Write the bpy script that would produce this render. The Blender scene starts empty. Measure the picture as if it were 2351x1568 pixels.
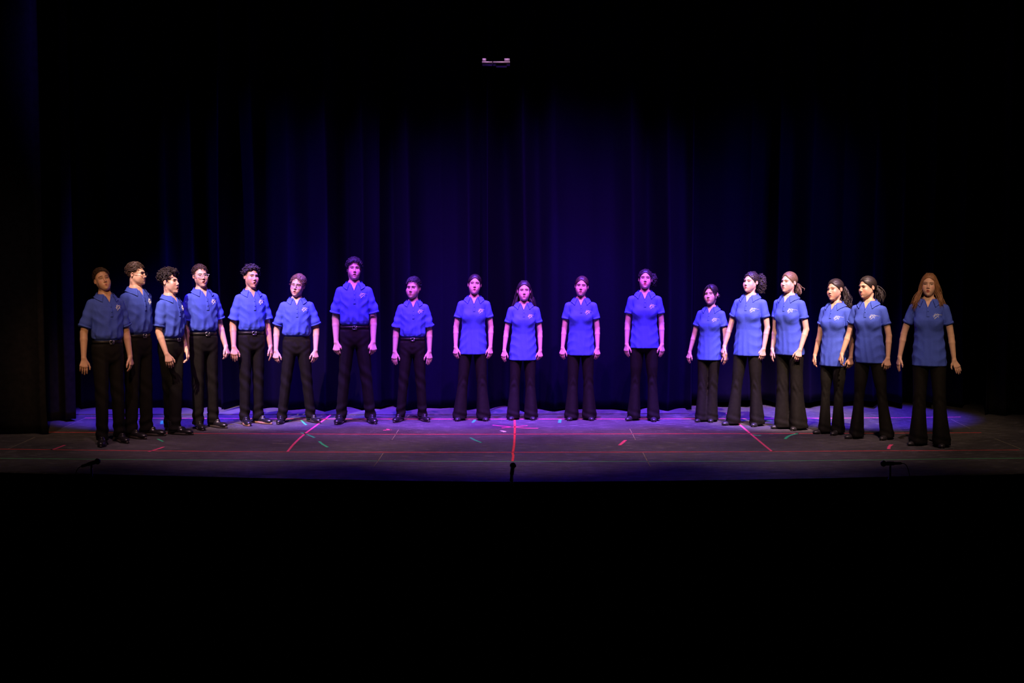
import bpy, math, random
import numpy as np
from mathutils import Vector, Matrix

# ------------------------------------------------------------------ camera, world, lights, exposure
scene = bpy.context.scene
COL = scene.collection
IW, IH, FPX = 2351.0, 1568.0, 3265.0
CAM_Z = 2.1
PITCH = math.atan2(246.0, FPX)          # the lens looks slightly down on the stage

cam_data = bpy.data.cameras.new('camera')
cam = bpy.data.objects.new('camera', cam_data)
COL.objects.link(cam)
cam_data.sensor_width = 36.0
cam_data.lens = 36.0 * FPX / IW
cam.location = (0, 0, CAM_Z)
cam.rotation_euler = (math.pi / 2 - PITCH, 0, 0)
scene.camera = cam

def ray(px, py):
    """Direction of a photograph pixel in the world (y is upstage)."""
    u, v = (px - IW / 2) / FPX, (IH / 2 - py) / FPX
    c, s = math.cos(PITCH), math.sin(PITCH)
    return np.array([u, c + v * s, v * c - s])

def on_floor(px, py, z=0.0):
    d = ray(px, py)
    t = (z - CAM_Z) / d[2]
    return np.array([d[0] * t, d[1] * t, z])

def at_depth(px, py, y):
    d = ray(px, py)
    t = y / d[1]
    return np.array([d[0] * t, y, CAM_Z + d[2] * t])

world = bpy.data.worlds.new('dark_house')
scene.world = world
world.use_nodes = True
world.node_tree.nodes['Background'].inputs[0].default_value = (0.35, 0.25, 0.5, 1)
world.node_tree.nodes['Background'].inputs[1].default_value = 0.0015
scene.view_settings.view_transform = 'Standard'
scene.view_settings.look = 'None'
scene.view_settings.exposure = 0.0
scene.view_settings.gamma = 1.0
scene.view_settings.use_curve_mapping = False

def spot(name, loc, target, color, power, cone, blend=0.6, radius=0.08):
    l = bpy.data.lights.new(name, 'SPOT')
    l.energy = power
    l.color = color
    l.spot_size = math.radians(cone)
    l.spot_blend = blend
    l.shadow_soft_size = radius
    o = bpy.data.objects.new(name, l)
    COL.objects.link(o)
    o.location = loc
    o.rotation_euler = (Vector(target) - Vector(loc)).to_track_quat('-Z', 'Y').to_euler()
    return o

WHITE = (1.0, 0.69, 0.52)
PURPLE = (0.47, 0.10, 1.0)
BLUE = (0.10, 0.04, 1.0)
AMBER = (1.0, 0.62, 0.34)
# front-of-house key lights on the two wings of the choir
spot('key_light', (-4.6, 10.0, 8.0), (-3.05, 15.7, 1.0), WHITE, 8000, 14.5, 0.65)
spot('key_light', (3.9, 10.0, 8.0), (3.2, 15.5, 1.0), WHITE, 8600, 14, 0.6)
spot('key_light', (0.9, 10.0, 8.0), (2.95, 15.6, 1.0), WHITE, 3400, 15, 0.8)
# violet front wash over the middle, its upper edge dying out on the backdrop
spot('wash_light', (-3.3, 11.4, 8.6), (-1.6, 16.1, 1.2), PURPLE, 5700, 31, 0.85)
spot('wash_light', (-0.9, 11.4, 8.6), (-0.3, 16.1, 1.3), PURPLE, 5700, 32, 0.85)
spot('wash_light', (1.3, 11.4, 8.6), (0.7, 16.1, 1.3), PURPLE, 5700, 32, 0.85)
spot('wash_light', (3.4, 11.4, 8.6), (1.8, 16.1, 1.2), PURPLE, 4300, 30, 0.85)
spot('wash_light', (-6.0, 11.2, 8.0), (-2.6, 16.8, 1.2), BLUE, 2400, 28, 0.9)
spot('wash_light', (6.0, 11.2, 8.0), (2.8, 16.8, 1.3), BLUE, 2800, 29, 0.9)
# blue down lights over the strip in front of the backdrop
for bx in (-4.0, -2.4, -0.8, 0.8, 2.4, 4.0):
    spot('down_light', (bx, 14.7, 7.9), (bx * 1.02, 16.38, 0.0), BLUE, 10500, 19, 0.6)
# broad faint front wash over the floor
spot('wash_light', (-2.5, 10.1, 8.6), (-2.5, 14.5, 0.0), (1.0, 0.54, 0.72), 1900, 25, 0.85)
spot('wash_light', (0.0, 10.1, 8.6), (0.0, 14.5, 0.0), (1.0, 0.54, 0.80), 2500, 29, 0.85)
spot('wash_light', (2.5, 10.1, 8.6), (2.5, 14.5, 0.0), (1.0, 0.62, 0.66), 1900, 25, 0.85)
# dim amber spill on the outer corners
spot('amber_light', (-2.6, 6.8, 5.6), (-4.25, 14.15, 1.15), (1.0, 0.56, 0.24), 1250, 13, 0.9)
spot('amber_light', (2.6, 6.8, 5.6), (4.15, 13.95, 1.15), (1.0, 0.66, 0.38), 1150, 13, 0.9)

spot('amber_light', (-4.9, 10.6, 8.2), (-5.0, 14.3, 0.0), (1.0, 0.66, 0.60), 520, 30, 0.95)
spot('amber_light', (4.9, 10.6, 8.2), (5.0, 14.3, 0.0), (1.0, 0.68, 0.52), 620, 30, 0.95)

# ------------------------------------------------------------------ materials
def mat(name, color, rough=0.6, noise=0.0, nscale=60.0, bump=0.0, bscale=300.0, metallic=0.0,
        vcol=False, spec=0.5, stretch=(1, 1, 1), sheen=0.0):
    m = bpy.data.materials.new(name)
    m.use_nodes = True
    nt = m.node_tree
    b = nt.nodes['Principled BSDF']
    b.inputs['Roughness'].default_value = rough
    b.inputs['Metallic'].default_value = metallic
    b.inputs['Specular IOR Level'].default_value = spec
    if sheen:
        b.inputs['Sheen Weight'].default_value = sheen
        b.inputs['Sheen Tint'].default_value = (*color, 1)
    b.inputs['Base Color'].default_value = (*color, 1)
    tc = nt.nodes.new('ShaderNodeTexCoord')
    mp = nt.nodes.new('ShaderNodeMapping')
    mp.inputs['Scale'].default_value = stretch
    nt.links.new(tc.outputs['Object'], mp.inputs['Vector'])
    src = None
    if vcol:
        a = nt.nodes.new('ShaderNodeVertexColor')
        a.layer_name = 'Col'
        src = a.outputs['Color']
    if noise > 0:
        n = nt.nodes.new('ShaderNodeTexNoise')
        n.inputs['Scale'].default_value = nscale
        n.inputs['Detail'].default_value = 4
        nt.links.new(mp.outputs['Vector'], n.inputs['Vector'])
        r = nt.nodes.new('ShaderNodeMapRange')
        r.inputs['From Min'].default_value = 0.3
        r.inputs['From Max'].default_value = 0.7
        r.inputs['To Min'].default_value = 1 - noise
        r.inputs['To Max'].default_value = 1 + noise
        nt.links.new(n.outputs['Fac'], r.inputs['Value'])
        mx = nt.nodes.new('ShaderNodeVectorMath')
        mx.operation = 'SCALE'
        if src is None:
            mx.inputs[0].default_value = color
        else:
            nt.links.new(src, mx.inputs[0])
        nt.links.new(r.outputs['Result'], mx.inputs['Scale'])
        src = mx.outputs['Vector']
    if src is not None:
        nt.links.new(src, b.inputs['Base Color'])
    if bump > 0:
        n2 = nt.nodes.new('ShaderNodeTexNoise')
        n2.inputs['Scale'].default_value = bscale
        n2.inputs['Detail'].default_value = 3
        nt.links.new(mp.outputs['Vector'], n2.inputs['Vector'])
        bp = nt.nodes.new('ShaderNodeBump')
        bp.inputs['Strength'].default_value = bump
        bp.inputs['Distance'].default_value = 0.004
        nt.links.new(n2.outputs['Fac'], bp.inputs['Height'])
        nt.links.new(bp.outputs['Normal'], b.inputs['Normal'])
    return m

M = {}
M['polo'] = mat('royal_blue_pique', (0.052, 0.092, 0.50), 0.85, 0.06, 90, 0.25, 260, spec=0.2)
M['trouser_m'] = mat('black_suiting', (0.0058, 0.0050, 0.0042), 0.8, 0.2, 40, 0.2, 300, spec=0.12)
M['trouser_f'] = mat('black_stretch_knit', (0.0068, 0.0060, 0.0048), 0.75, 0.2, 40, 0.15, 300, spec=0.12)
M['leather'] = mat('black_leather', (0.012, 0.011, 0.012), 0.28, 0.2, 60, 0.1, 120, spec=0.6)
M['soft_leather'] = mat('soft_black_leather', (0.018, 0.017, 0.018), 0.42, 0.2, 60, 0.15, 90)
M['belt'] = mat('matt_black_belt', (0.007, 0.0065, 0.0065), 0.5, 0.2, 60, 0.1, 120, spec=0.25)
M['sole'] = mat('dark_rubber_sole', (0.03, 0.022, 0.016), 0.6, 0.2, 60)
M['tan_sole'] = mat('tan_welt_sole', (0.30, 0.17, 0.09), 0.6, 0.2, 60)
M['metal'] = mat('buckle_steel', (0.55, 0.53, 0.5), 0.3, 0.05, 80, metallic=1.0)
M['thread'] = mat('white_thread', (0.80, 0.78, 0.74), 0.8, 0.08, 400)
M['button'] = mat('blue_button', (0.02, 0.06, 0.34), 0.35, 0.05, 80)
M['eye_white'] = mat('eye_white', (0.70, 0.66, 0.62), 0.2, 0.03, 200)
M['iris'] = mat('dark_iris', (0.035, 0.022, 0.015), 0.15, 0.1, 300)
M['teeth'] = mat('tooth_enamel', (0.72, 0.68, 0.60), 0.3, 0.04, 200)
M['frame_dark'] = mat('dark_acetate', (0.012, 0.011, 0.014), 0.3, 0.1, 100)
M['frame_clear'] = mat('pale_acetate', (0.55, 0.50, 0.52), 0.25, 0.05, 100)
M['frame_tort'] = mat('brown_acetate', (0.10, 0.03, 0.03), 0.3, 0.1, 100)
SKIN = {
    'fair': (0.61, 0.365, 0.265), 'light': (0.56, 0.325, 0.225), 'tan': (0.50, 0.275, 0.175),
    'east': (0.52, 0.33, 0.23),
}
M['skin'] = mat('skin', (0.56, 0.35, 0.25), 0.48, 0.05, 70, 0.1, 500, vcol=True, spec=0.4)
HAIRC = {
    'brown': (0.048, 0.025, 0.015), 'dark': (0.018, 0.011, 0.0095), 'black': (0.010, 0.009, 0.010),
    'light': (0.16, 0.085, 0.045), 'auburn': (0.235, 0.105, 0.048), 'blonde': (0.13, 0.075, 0.040),
}
for k, c in HAIRC.items():
    M['hair_' + k] = mat(k + '_hair', c, 0.5, 0.25, 110, 0.3, 260, spec=0.5, stretch=(1, 1, 0.35))
M['curtain'] = mat('navy_velour', (0.0016, 0.0007, 0.0098), 0.95, 0.08, 30, 0.2, 200, spec=0.05)
M['leg_curtain'] = mat('black_velour', (0.010, 0.009, 0.010), 0.95, 0.25, 18, 0.2, 200, spec=0.05)
M['void'] = mat('matt_black_paint', (0.003, 0.003, 0.003), 0.95, 0.1, 10, spec=0.0)
M['mic_body'] = mat('microphone_black', (0.010, 0.010, 0.011), 0.45, 0.1, 60)
M['mic_grille'] = mat('microphone_mesh', (0.016, 0.016, 0.018), 0.5, 0.2, 400, 0.5, 900, metallic=0.4)
M['tape_red'] = mat('red_spike_tape', (0.72, 0.060, 0.055), 0.6, 0.15, 25, spec=0.3)
M['tape_pink'] = mat('pink_spike_tape', (0.85, 0.085, 0.22), 0.6, 0.12, 25, spec=0.3)
M['tape_green'] = mat('green_spike_tape', (0.05, 0.55, 0.22), 0.6, 0.12, 25, spec=0.3)
M['line_green'] = mat('thin_green_line', (0.07, 0.34, 0.14), 0.6, 0.2, 8, spec=0.3)
M['line_red'] = mat('thin_red_line', (0.50, 0.045, 0.055), 0.6, 0.25, 8, spec=0.3)
M['chalk'] = mat('pale_chalk_line', (0.24, 0.21, 0.15), 0.8, 0.3, 8, spec=0.2)
M['white_tape'] = mat('white_tape', (0.75, 0.74, 0.70), 0.6, 0.08, 40)
M['fixture'] = mat('grey_painted_steel', (0.20, 0.18, 0.20), 0.5, 0.1, 20)

def floor_material():
    m = bpy.data.materials.new('scuffed_black_stage_floor')
    m.use_nodes = True
    nt = m.node_tree
    b = nt.nodes['Principled BSDF']
    tc = nt.nodes.new('ShaderNodeTexCoord')
    def noise(scale, stretch, detail=5):
        mp = nt.nodes.new('ShaderNodeMapping')
        mp.inputs['Scale'].default_value = stretch
        nt.links.new(tc.outputs['Object'], mp.inputs['Vector'])
        n = nt.nodes.new('ShaderNodeTexNoise')
        n.inputs['Scale'].default_value = scale
        n.inputs['Detail'].default_value = detail
        nt.links.new(mp.outputs['Vector'], n.inputs['Vector'])
        return n.outputs['Fac']
    def ramp(src, a, bb, c0, c1):
        r = nt.nodes.new('ShaderNodeMapRange')
        r.inputs['From Min'].default_value = a
        r.inputs['From Max'].default_value = bb
        r.inputs['To Min'].default_value = c0
        r.inputs['To Max'].default_value = c1
        nt.links.new(src, r.inputs['Value'])
        return r.outputs['Result']
    def add(a, bq, op='ADD'):
        n = nt.nodes.new('ShaderNodeMath')
        n.operation = op
        nt.links.new(a, n.inputs[0])
        nt.links.new(bq, n.inputs[1])
        return n.outputs[0]
    grain = ramp(noise(6.0, (1, 14, 1)), 0.3, 0.7, 0.034, 0.085)
    blot = ramp(noise(0.9, (1, 1.6, 1)), 0.3, 0.7, 0.7, 1.25)
    scuff = ramp(noise(5.0, (1.3, 7, 1), 8), 0.58, 0.70, 0.0, 0.12)
    speck = ramp(noise(38.0, (1, 2.5, 1), 2), 0.67, 0.72, 0.0, 0.22)
    val = add(add(add(grain, blot, 'MULTIPLY'), scuff), speck)
    comb = nt.nodes.new('ShaderNodeCombineColor')
    for i, k in enumerate((1.0, 0.92, 0.95)):
        mm = nt.nodes.new('ShaderNodeMath')
        mm.operation = 'MULTIPLY'
        nt.links.new(val, mm.inputs[0])
        mm.inputs[1].default_value = k
        nt.links.new(mm.outputs[0], comb.inputs[i])
    nt.links.new(comb.outputs[0], b.inputs['Base Color'])
    nt.links.new(ramp(noise(5.0, (1, 6, 1)), 0.3, 0.7, 0.45, 0.72), b.inputs['Roughness'])
    b.inputs['Specular IOR Level'].default_value = 0.35
    bp = nt.nodes.new('ShaderNodeBump')
    bp.inputs['Strength'].default_value = 0.15
    bp.inputs['Distance'].default_value = 0.003
    nt.links.new(noise(30.0, (1, 8, 1)), bp.inputs['Height'])
    nt.links.new(bp.outputs['Normal'], b.inputs['Normal'])
    return m
M['floor'] = floor_material()
M['floor_pale'] = mat('worn_grey_floor_panel', (0.085, 0.075, 0.08), 0.7, 0.25, 6, 0.1, 60, stretch=(1, 5, 1), spec=0.3)

lens = bpy.data.materials.new('spectacle_lens')
lens.use_nodes = True
_nt = lens.node_tree
_nt.nodes.remove(_nt.nodes['Principled BSDF'])
_t = _nt.nodes.new('ShaderNodeBsdfTransparent')
_g = _nt.nodes.new('ShaderNodeBsdfGlossy')
_g.inputs['Roughness'].default_value = 0.03
_x = _nt.nodes.new('ShaderNodeMixShader')
_x.inputs[0].default_value = 0.10
_nt.links.new(_t.outputs[0], _x.inputs[1])
_nt.links.new(_g.outputs[0], _x.inputs[2])
_nt.links.new(_x.outputs[0], _nt.nodes['Material Output'].inputs['Surface'])
M['lens'] = lens

# ------------------------------------------------------------------ mesh helpers
def make_mesh(name, V, F, mats, smooth=True, colors=None, midx=None):
    """V (n,3); F (m,3|4) array or a list of such arrays."""
    me = bpy.data.meshes.new(name)
    V = np.asarray(V, dtype=np.float32)
    Fs = F if isinstance(F, list) else [F]
    Fs = [np.asarray(f, dtype=np.int32) for f in Fs if len(f)]
    loops = np.concatenate([f.ravel() for f in Fs])
    sizes = np.concatenate([np.full(len(f), f.shape[1], np.int32) for f in Fs])
    starts = np.concatenate([[0], np.cumsum(sizes)[:-1]]).astype(np.int32)
    me.vertices.add(len(V))
    me.vertices.foreach_set('co', V.ravel())
    me.loops.add(len(loops))
    me.loops.foreach_set('vertex_index', loops)
    me.polygons.add(len(sizes))
    me.polygons.foreach_set('loop_start', starts)
    me.polygons.foreach_set('loop_total', sizes)
    if smooth:
        me.polygons.foreach_set('use_smooth', np.ones(len(sizes), bool))
    for m in (mats if isinstance(mats, (list, tuple)) else [mats]):
        me.materials.append(m)
    if midx is not None:
        me.polygons.foreach_set('material_index', np.asarray(midx, np.int32))
    if colors is not None:
        a = me.attributes.new('Col', 'FLOAT_COLOR', 'POINT')
        c = np.ones((len(V), 4), np.float32)
        c[:, :3] = colors
        a.data.foreach_set('color', c.ravel())
    me.update(calc_edges=True)
    me.validate()
    return me

def obj(name, me, parent=None):
    o = bpy.data.objects.new(name, me)
    COL.objects.link(o)
    if parent is not None:
        o.parent = parent
    return o

def tag(o, label, cat, group=None):
    o['label'] = label
    o['category'] = cat
    if group:
        o['group'] = group
    return o

class Soup:
    """Collects shapes that belong to one mesh."""
    def __init__(s):
        s.V, s.Q, s.T, s.n = [], [], [], 0
    def add(s, V, Q=None, T=None):
        V = np.asarray(V, float)
        if Q is not None and len(Q):
            s.Q.append(np.asarray(Q) + s.n)
        if T is not None and len(T):
            s.T.append(np.asarray(T) + s.n)
        s.V.append(V)
        s.n += len(V)
    def get(s):
        F = []
        if s.Q:
            F.append(np.concatenate(s.Q))
        if s.T:
            F.append(np.concatenate(s.T))
        return np.concatenate(s.V), F
    def build(s, name, m, parent=None, smooth=True, xf=None):
        V, F = s.get()
        if xf is not None:
            V = xf(V)
        return obj(name, make_mesh(name, V, F, m, smooth), parent)

def tubes(P, R, sides=5, cap=True):
    """P (M,n,3) polylines, R (M,n) radii -> verts, quads, tris."""
    P = np.asarray(P, float)
    R = np.asarray(R, float)
    Mn, n, _ = P.shape
    t = np.gradient(P, axis=1)
    t /= np.linalg.norm(t, axis=2, keepdims=True) + 1e-9
    ref = np.where(np.abs(t[:, :1, 2:3]) > 0.8, np.array([1.0, 0, 0]), np.array([0, 0, 1.0]))
    ref = np.repeat(ref, n, axis=1)
    a = np.cross(t, ref)
    a /= np.linalg.norm(a, axis=2, keepdims=True) + 1e-9
    b = np.cross(t, a)
    ang = np.arange(sides) * 2 * math.pi / sides
    V = (P[:, :, None] + R[:, :, None, None] * (np.cos(ang)[None, None, :, None] * a[:, :, None] +
                                               np.sin(ang)[None, None, :, None] * b[:, :, None]))
    V = V.reshape(-1, 3)
    i = np.arange(n - 1)[:, None]
    j = np.arange(sides)[None]
    q = np.stack([i * sides + j, i * sides + (j + 1) % sides, (i + 1) * sides + (j + 1) % sides, (i + 1) * sides + j], -1).reshape(-1, 4)
    Q = (q[None] + (np.arange(Mn) * n * sides)[:, None, None]).reshape(-1, 4)
    T = None
    if cap:
        k = np.arange(1, sides - 1)
        c0 = np.stack([np.zeros_like(k), k + 1, k], -1)
        c1 = np.stack([np.zeros_like(k), k, k + 1], -1) + (n - 1) * sides
        c = np.concatenate([c0, c1])
        T = (c[None] + (np.arange(Mn) * n * sides)[:, None, None]).reshape(-1, 3)
    return V, Q, T

def spline(ctrl, n):
    """Catmull-Rom through control points (k,3) -> (n,3)."""
    c = np.asarray(ctrl, float)
    c = np.vstack([2 * c[0] - c[1], c, 2 * c[-1] - c[-2]])
    u = np.linspace(0, len(c) - 3 - 1e-6, n)
    i = u.astype(int)
    f = (u - i)[:, None]
    p0, p1, p2, p3 = c[i], c[i + 1], c[i + 2], c[i + 3]
    return 0.5 * (2 * p1 + (p2 - p0) * f + (2 * p0 - 5 * p1 + 4 * p2 - p3) * f ** 2 + (3 * p1 - p0 - 3 * p2 + p3) * f ** 3)

def box_arrays(lo, hi):
    x0, y0, z0 = lo
    x1, y1, z1 = hi
    V = np.array([[x0, y0, z0], [x1, y0, z0], [x1, y1, z0], [x0, y1, z0], [x0, y0, z1], [x1, y0, z1], [x1, y1, z1], [x0, y1, z1]], float)
    Q = [[0, 3, 2, 1], [4, 5, 6, 7], [0, 1, 5, 4], [1, 2, 6, 5], [2, 3, 7, 6], [3, 0, 4, 7]]
    return V, Q

def lathe(prof, n=20):
    """prof list of (r, z) -> verts, quads (closed by small end radii)."""
    prof = np.asarray(prof, float)
    a = np.arange(n) * 2 * math.pi / n
    V = np.stack([prof[:, None, 0] * np.cos(a), prof[:, None, 0] * np.sin(a), np.repeat(prof[:, 1:2], n, 1)], -1).reshape(-1, 3)
    i = np.arange(len(prof) - 1)[:, None]
    j = np.arange(n)[None]
    Q = np.stack([i * n + j, i * n + (j + 1) % n, (i + 1) * n + (j + 1) % n, (i + 1) * n + j], -1).reshape(-1, 4)
    return V, Q

# ------------------------------------------------------------------ implicit surfaces
def smin(a, b, k):
    h = np.clip(0.5 + 0.5 * (b - a) / k, 0, 1)
    return b + (a - b) * h - k * h * (1 - h)

def smax(a, b, k):
    return -smin(-a, -b, k)

def ell(x, y, z, a, b, c):
    k0 = np.sqrt((x / a) ** 2 + (y / b) ** 2 + (z / c) ** 2)
    k1 = np.sqrt((x / (a * a)) ** 2 + (y / (b * b)) ** 2 + (z / (c * c)) ** 2)
    return k0 * (k0 - 1) / np.maximum(k1, 1e-4)

def cap(x, y, z, A, B, ra, rb):
    bx, by, bz = B[0] - A[0], B[1] - A[1], B[2] - A[2]
    px, py, pz = x - A[0], y - A[1], z - A[2]
    L = bx * bx + by * by + bz * bz
    t = np.clip((px * bx + py * by + pz * bz) / L, 0, 1)
    return np.sqrt((px - bx * t) ** 2 + (py - by * t) ** 2 + (pz - bz * t) ** 2) - (ra + (rb - ra) * t)

def loft(x, y, z, zs, cx, cy, a, b, e=2.0):
    A = np.interp(z, zs, a)
    B = np.interp(z, zs, b)
    X = np.abs(x - np.interp(z, zs, cx))
    Y = np.abs(y - np.interp(z, zs, cy))
    if e == 2.0:
        k0 = np.sqrt((X / A) ** 2 + (Y / B) ** 2)
    else:
        k0 = ((X / A) ** e + (Y / B) ** e) ** (1 / e)
    k1 = np.sqrt((X / (A * A)) ** 2 + (Y / (B * B)) ** 2)
    return k0 * (k0 - 1) / np.maximum(k1, 1e-3)

def surface(f, lo, hi, h, B=6, thr=1.7):
    """Naive surface nets of f(x,y,z) inside a box."""
    lo = np.asarray(lo, float)
    hi = np.asarray(hi, float)
    n = np.maximum(np.ceil((hi - lo) / (h * B)).astype(int), 1)
    cs = [lo[i] + h * B * (np.arange(n[i]) + 0.5) for i in range(3)]
    X, Y, Z = np.meshgrid(*cs, indexing='ij')
    d = f(X.ravel(), Y.ravel(), Z.ravel()).reshape(n)
    act = np.abs(d) < h * B * 0.87 * thr
    m = act.repeat(B, 0).repeat(B, 1).repeat(B, 2)
    pm = np.zeros(np.array(m.shape) + 1, bool)
    pm[:-1, :-1, :-1] = m
    for ax in range(3):
        s0 = [slice(None)] * 3
        s1 = [slice(None)] * 3
        s0[ax] = slice(1, None)
        s1[ax] = slice(None, -1)
        t = pm.copy()
        pm[tuple(s0)] |= t[tuple(s1)]
    idx = np.nonzero(pm)
    V = np.ones(pm.shape, np.float32)
    V[idx] = f(*[(lo[i] + h * idx[i]).astype(np.float32) for i in range(3)])
    s = (V < 0).astype(np.int8)
    c = s[:-1] + s[1:]
    c = c[:, :-1] + c[:, 1:]
    c = c[:, :, :-1] + c[:, :, 1:]
    ac = m & (c > 0) & (c < 8)
    ci = np.nonzero(ac)
    ids = np.full(ac.shape, -1, np.int64)
    ids[ci] = np.arange(len(ci[0]))
    acc = np.zeros((len(ci[0]), 3))
    cnt = np.zeros(len(ci[0]))
    corners = [(i, j, k) for i in (0, 1) for j in (0, 1) for k in (0, 1)]
    val = {q: V[ci[0] + q[0], ci[1] + q[1], ci[2] + q[2]] for q in corners}
    for q in corners:
        for ax in range(3):
            if q[ax] == 0:
                r = list(q)
                r[ax] = 1
                va, vb = val[q], val[tuple(r)]
                cr = (va < 0) != (vb < 0)
                t = np.where(cr, va / np.where(cr, va - vb, 1), 0)
                for a2 in range(3):
                    acc[:, a2] += np.where(cr, q[a2] + (t if a2 == ax else 0), 0)
                cnt += cr
    P = lo + h * (np.stack(ci, -1) + acc / cnt[:, None])
    quads = []
    for ax in range(3):
        u, w = (ax + 1) % 3, (ax + 2) % 3
        sl0 = [slice(1, -1)] * 3
        sl1 = [slice(1, -1)] * 3
        sl0[ax] = slice(0, -1)
        sl1[ax] = slice(1, None)
        a, b = s[tuple(sl0)], s[tuple(sl1)]
        e = np.nonzero(a != b)
        base = [e[0], e[1], e[2]]
        off = [1, 1, 1]
        off[ax] = 0
        p = [base[i] + off[i] for i in range(3)]
        def cell(du, dw):
            q = [p[0], p[1], p[2]]
            q[u] = q[u] - du
            q[w] = q[w] - dw
            return ids[q[0], q[1], q[2]]
        qd = np.stack([cell(1, 1), cell(0, 1), cell(0, 0), cell(1, 0)], -1)
        flip = a[e] == 0
        qd[flip] = qd[flip][:, ::-1]
        quads.append(qd[(qd >= 0).all(1)])
    return P, np.concatenate(quads)

def trace_front(f, x, z, y0=-0.45, off=0.0, steps=44):
    """March from the front (-y) to the surface of f; returns y."""
    y = np.full(np.shape(x), y0, float)
    x = np.asarray(x, float)
    z = np.asarray(z, float)
    for _ in range(steps):
        y = y + np.clip(f(x, y, z) - off, -0.02, 0.05) * 0.8
    return y

def push_out(f, P, off, it=6):
    P = np.array(P, float)
    e = 0.002
    for _ in range(it):
        x, y, z = P[:, 0], P[:, 1], P[:, 2]
        d = f(x, y, z)
        g = np.stack([f(x + e, y, z) - f(x - e, y, z), f(x, y + e, z) - f(x, y - e, z), f(x, y, z + e) - f(x, y, z - e)], -1)
        g /= np.linalg.norm(g, axis=1, keepdims=True) + 1e-9
        P += g * np.clip(off - d, 0, 0.03)[:, None]
    return P

def rot(yaw=0, pitch=0, roll=0):
    """yaw turns towards camera right, pitch lifts the chin, roll leans the crown to camera right."""
    return np.array((Matrix.Rotation(math.radians(yaw), 3, 'Z') @ Matrix.Rotation(math.radians(-pitch), 3, 'X') @
                     Matrix.Rotation(math.radians(roll), 3, 'Y')))

def sstep(a, b, x):
    t = np.clip((x - a) / (b - a), 0, 1)
    return t * t * (3 - 2 * t)


# ------------------------------------------------------------------ the stage
def slab(name, poly, z0, z1, m, parent=None):
    """Extrude a polygon given as (x, y) points."""
    n = len(poly)
    V = [(p[0], p[1], z1) for p in poly] + [(p[0], p[1], z0) for p in poly]
    me = bpy.data.meshes.new(name)
    F = [list(range(n)), list(range(2 * n - 1, n - 1, -1))] + [[i, i + n, (i + 1) % n + n, (i + 1) % n] for i in range(n)]
    me.from_pydata([tuple(map(float, v)) for v in V], [], F)
    me.materials.append(m)
    me.validate()
    return obj(name, me, parent)

edge_px = [(-700, 1052), (-300, 1071), (0, 1082), (250, 1089), (500, 1095), (800, 1101.5), (1000, 1104.5), (1176, 1106), (1400, 1105),
           (1750, 1100.5), (2050, 1094), (2351, 1085), (2650, 1074), (3050, 1055)]
edge = [on_floor(*p)[:2] for p in edge_px]
back = [(9.5, 19.5), (-9.5, 19.5)]
floor = slab('floor', edge + back, -1.1, 0.0, M['floor'])
floor['kind'] = 'structure'
floor.data.materials.append(M['void'])
for _p in floor.data.polygons:
    if abs(_p.normal.z) < 0.5:
        _p.material_index = 1      # black facing of the apron
# narrow worn nosing along the stage lip
nose = Soup()
ep = np.array([[p[0], p[1], -0.010] for p in edge])
ep = spline(ep, 80)
nose.add(*tubes(ep[None], np.full((1, 80), 0.011), 6))
lip = nose.build('trim_1', M['floor'])
lip['kind'] = 'structure'
# dark auditorium floor, side walls and house behind the curtain line
pit = slab('floor', [(-14, -3), (14, -3), (14, 19.5), (-14, 19.5)], -1.3, -1.1, M['void'])
pit['kind'] = 'structure'
wb = slab('wall_back', [(-14, 19.5), (14, 19.5), (14, 19.7), (-14, 19.7)], -1.1, 9.0, M['void'])
wb['kind'] = 'structure'
for sx, nm in ((-1, 'wall_left'), (1, 'wall_right')):
    w = slab(nm, [(sx * 14, -3), (sx * 14.2, -3), (sx * 14.2, 19.7), (sx * 14, 19.7)][::sx], -1.1, 9.0, M['void'])
    w['kind'] = 'structure'
ce = slab('ceiling', [(-14.2, -3), (14.2, -3), (14.2, 19.7), (-14.2, 19.7)], 9.0, 9.2, M['void'])
ce['kind'] = 'structure'
# paler floor panel that shows along the foot of the backdrop
fp = [on_floor(*p)[:2] for p in ((-60, 953), (480, 952.5), (900, 953), (1582, 950.5))]
pan = slab('floor_panel', fp + [(fp[-1][0] + 0.04, 18.6), (fp[0][0], 18.6)], 0.0, 0.012, M['floor_pale'], floor)

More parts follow.
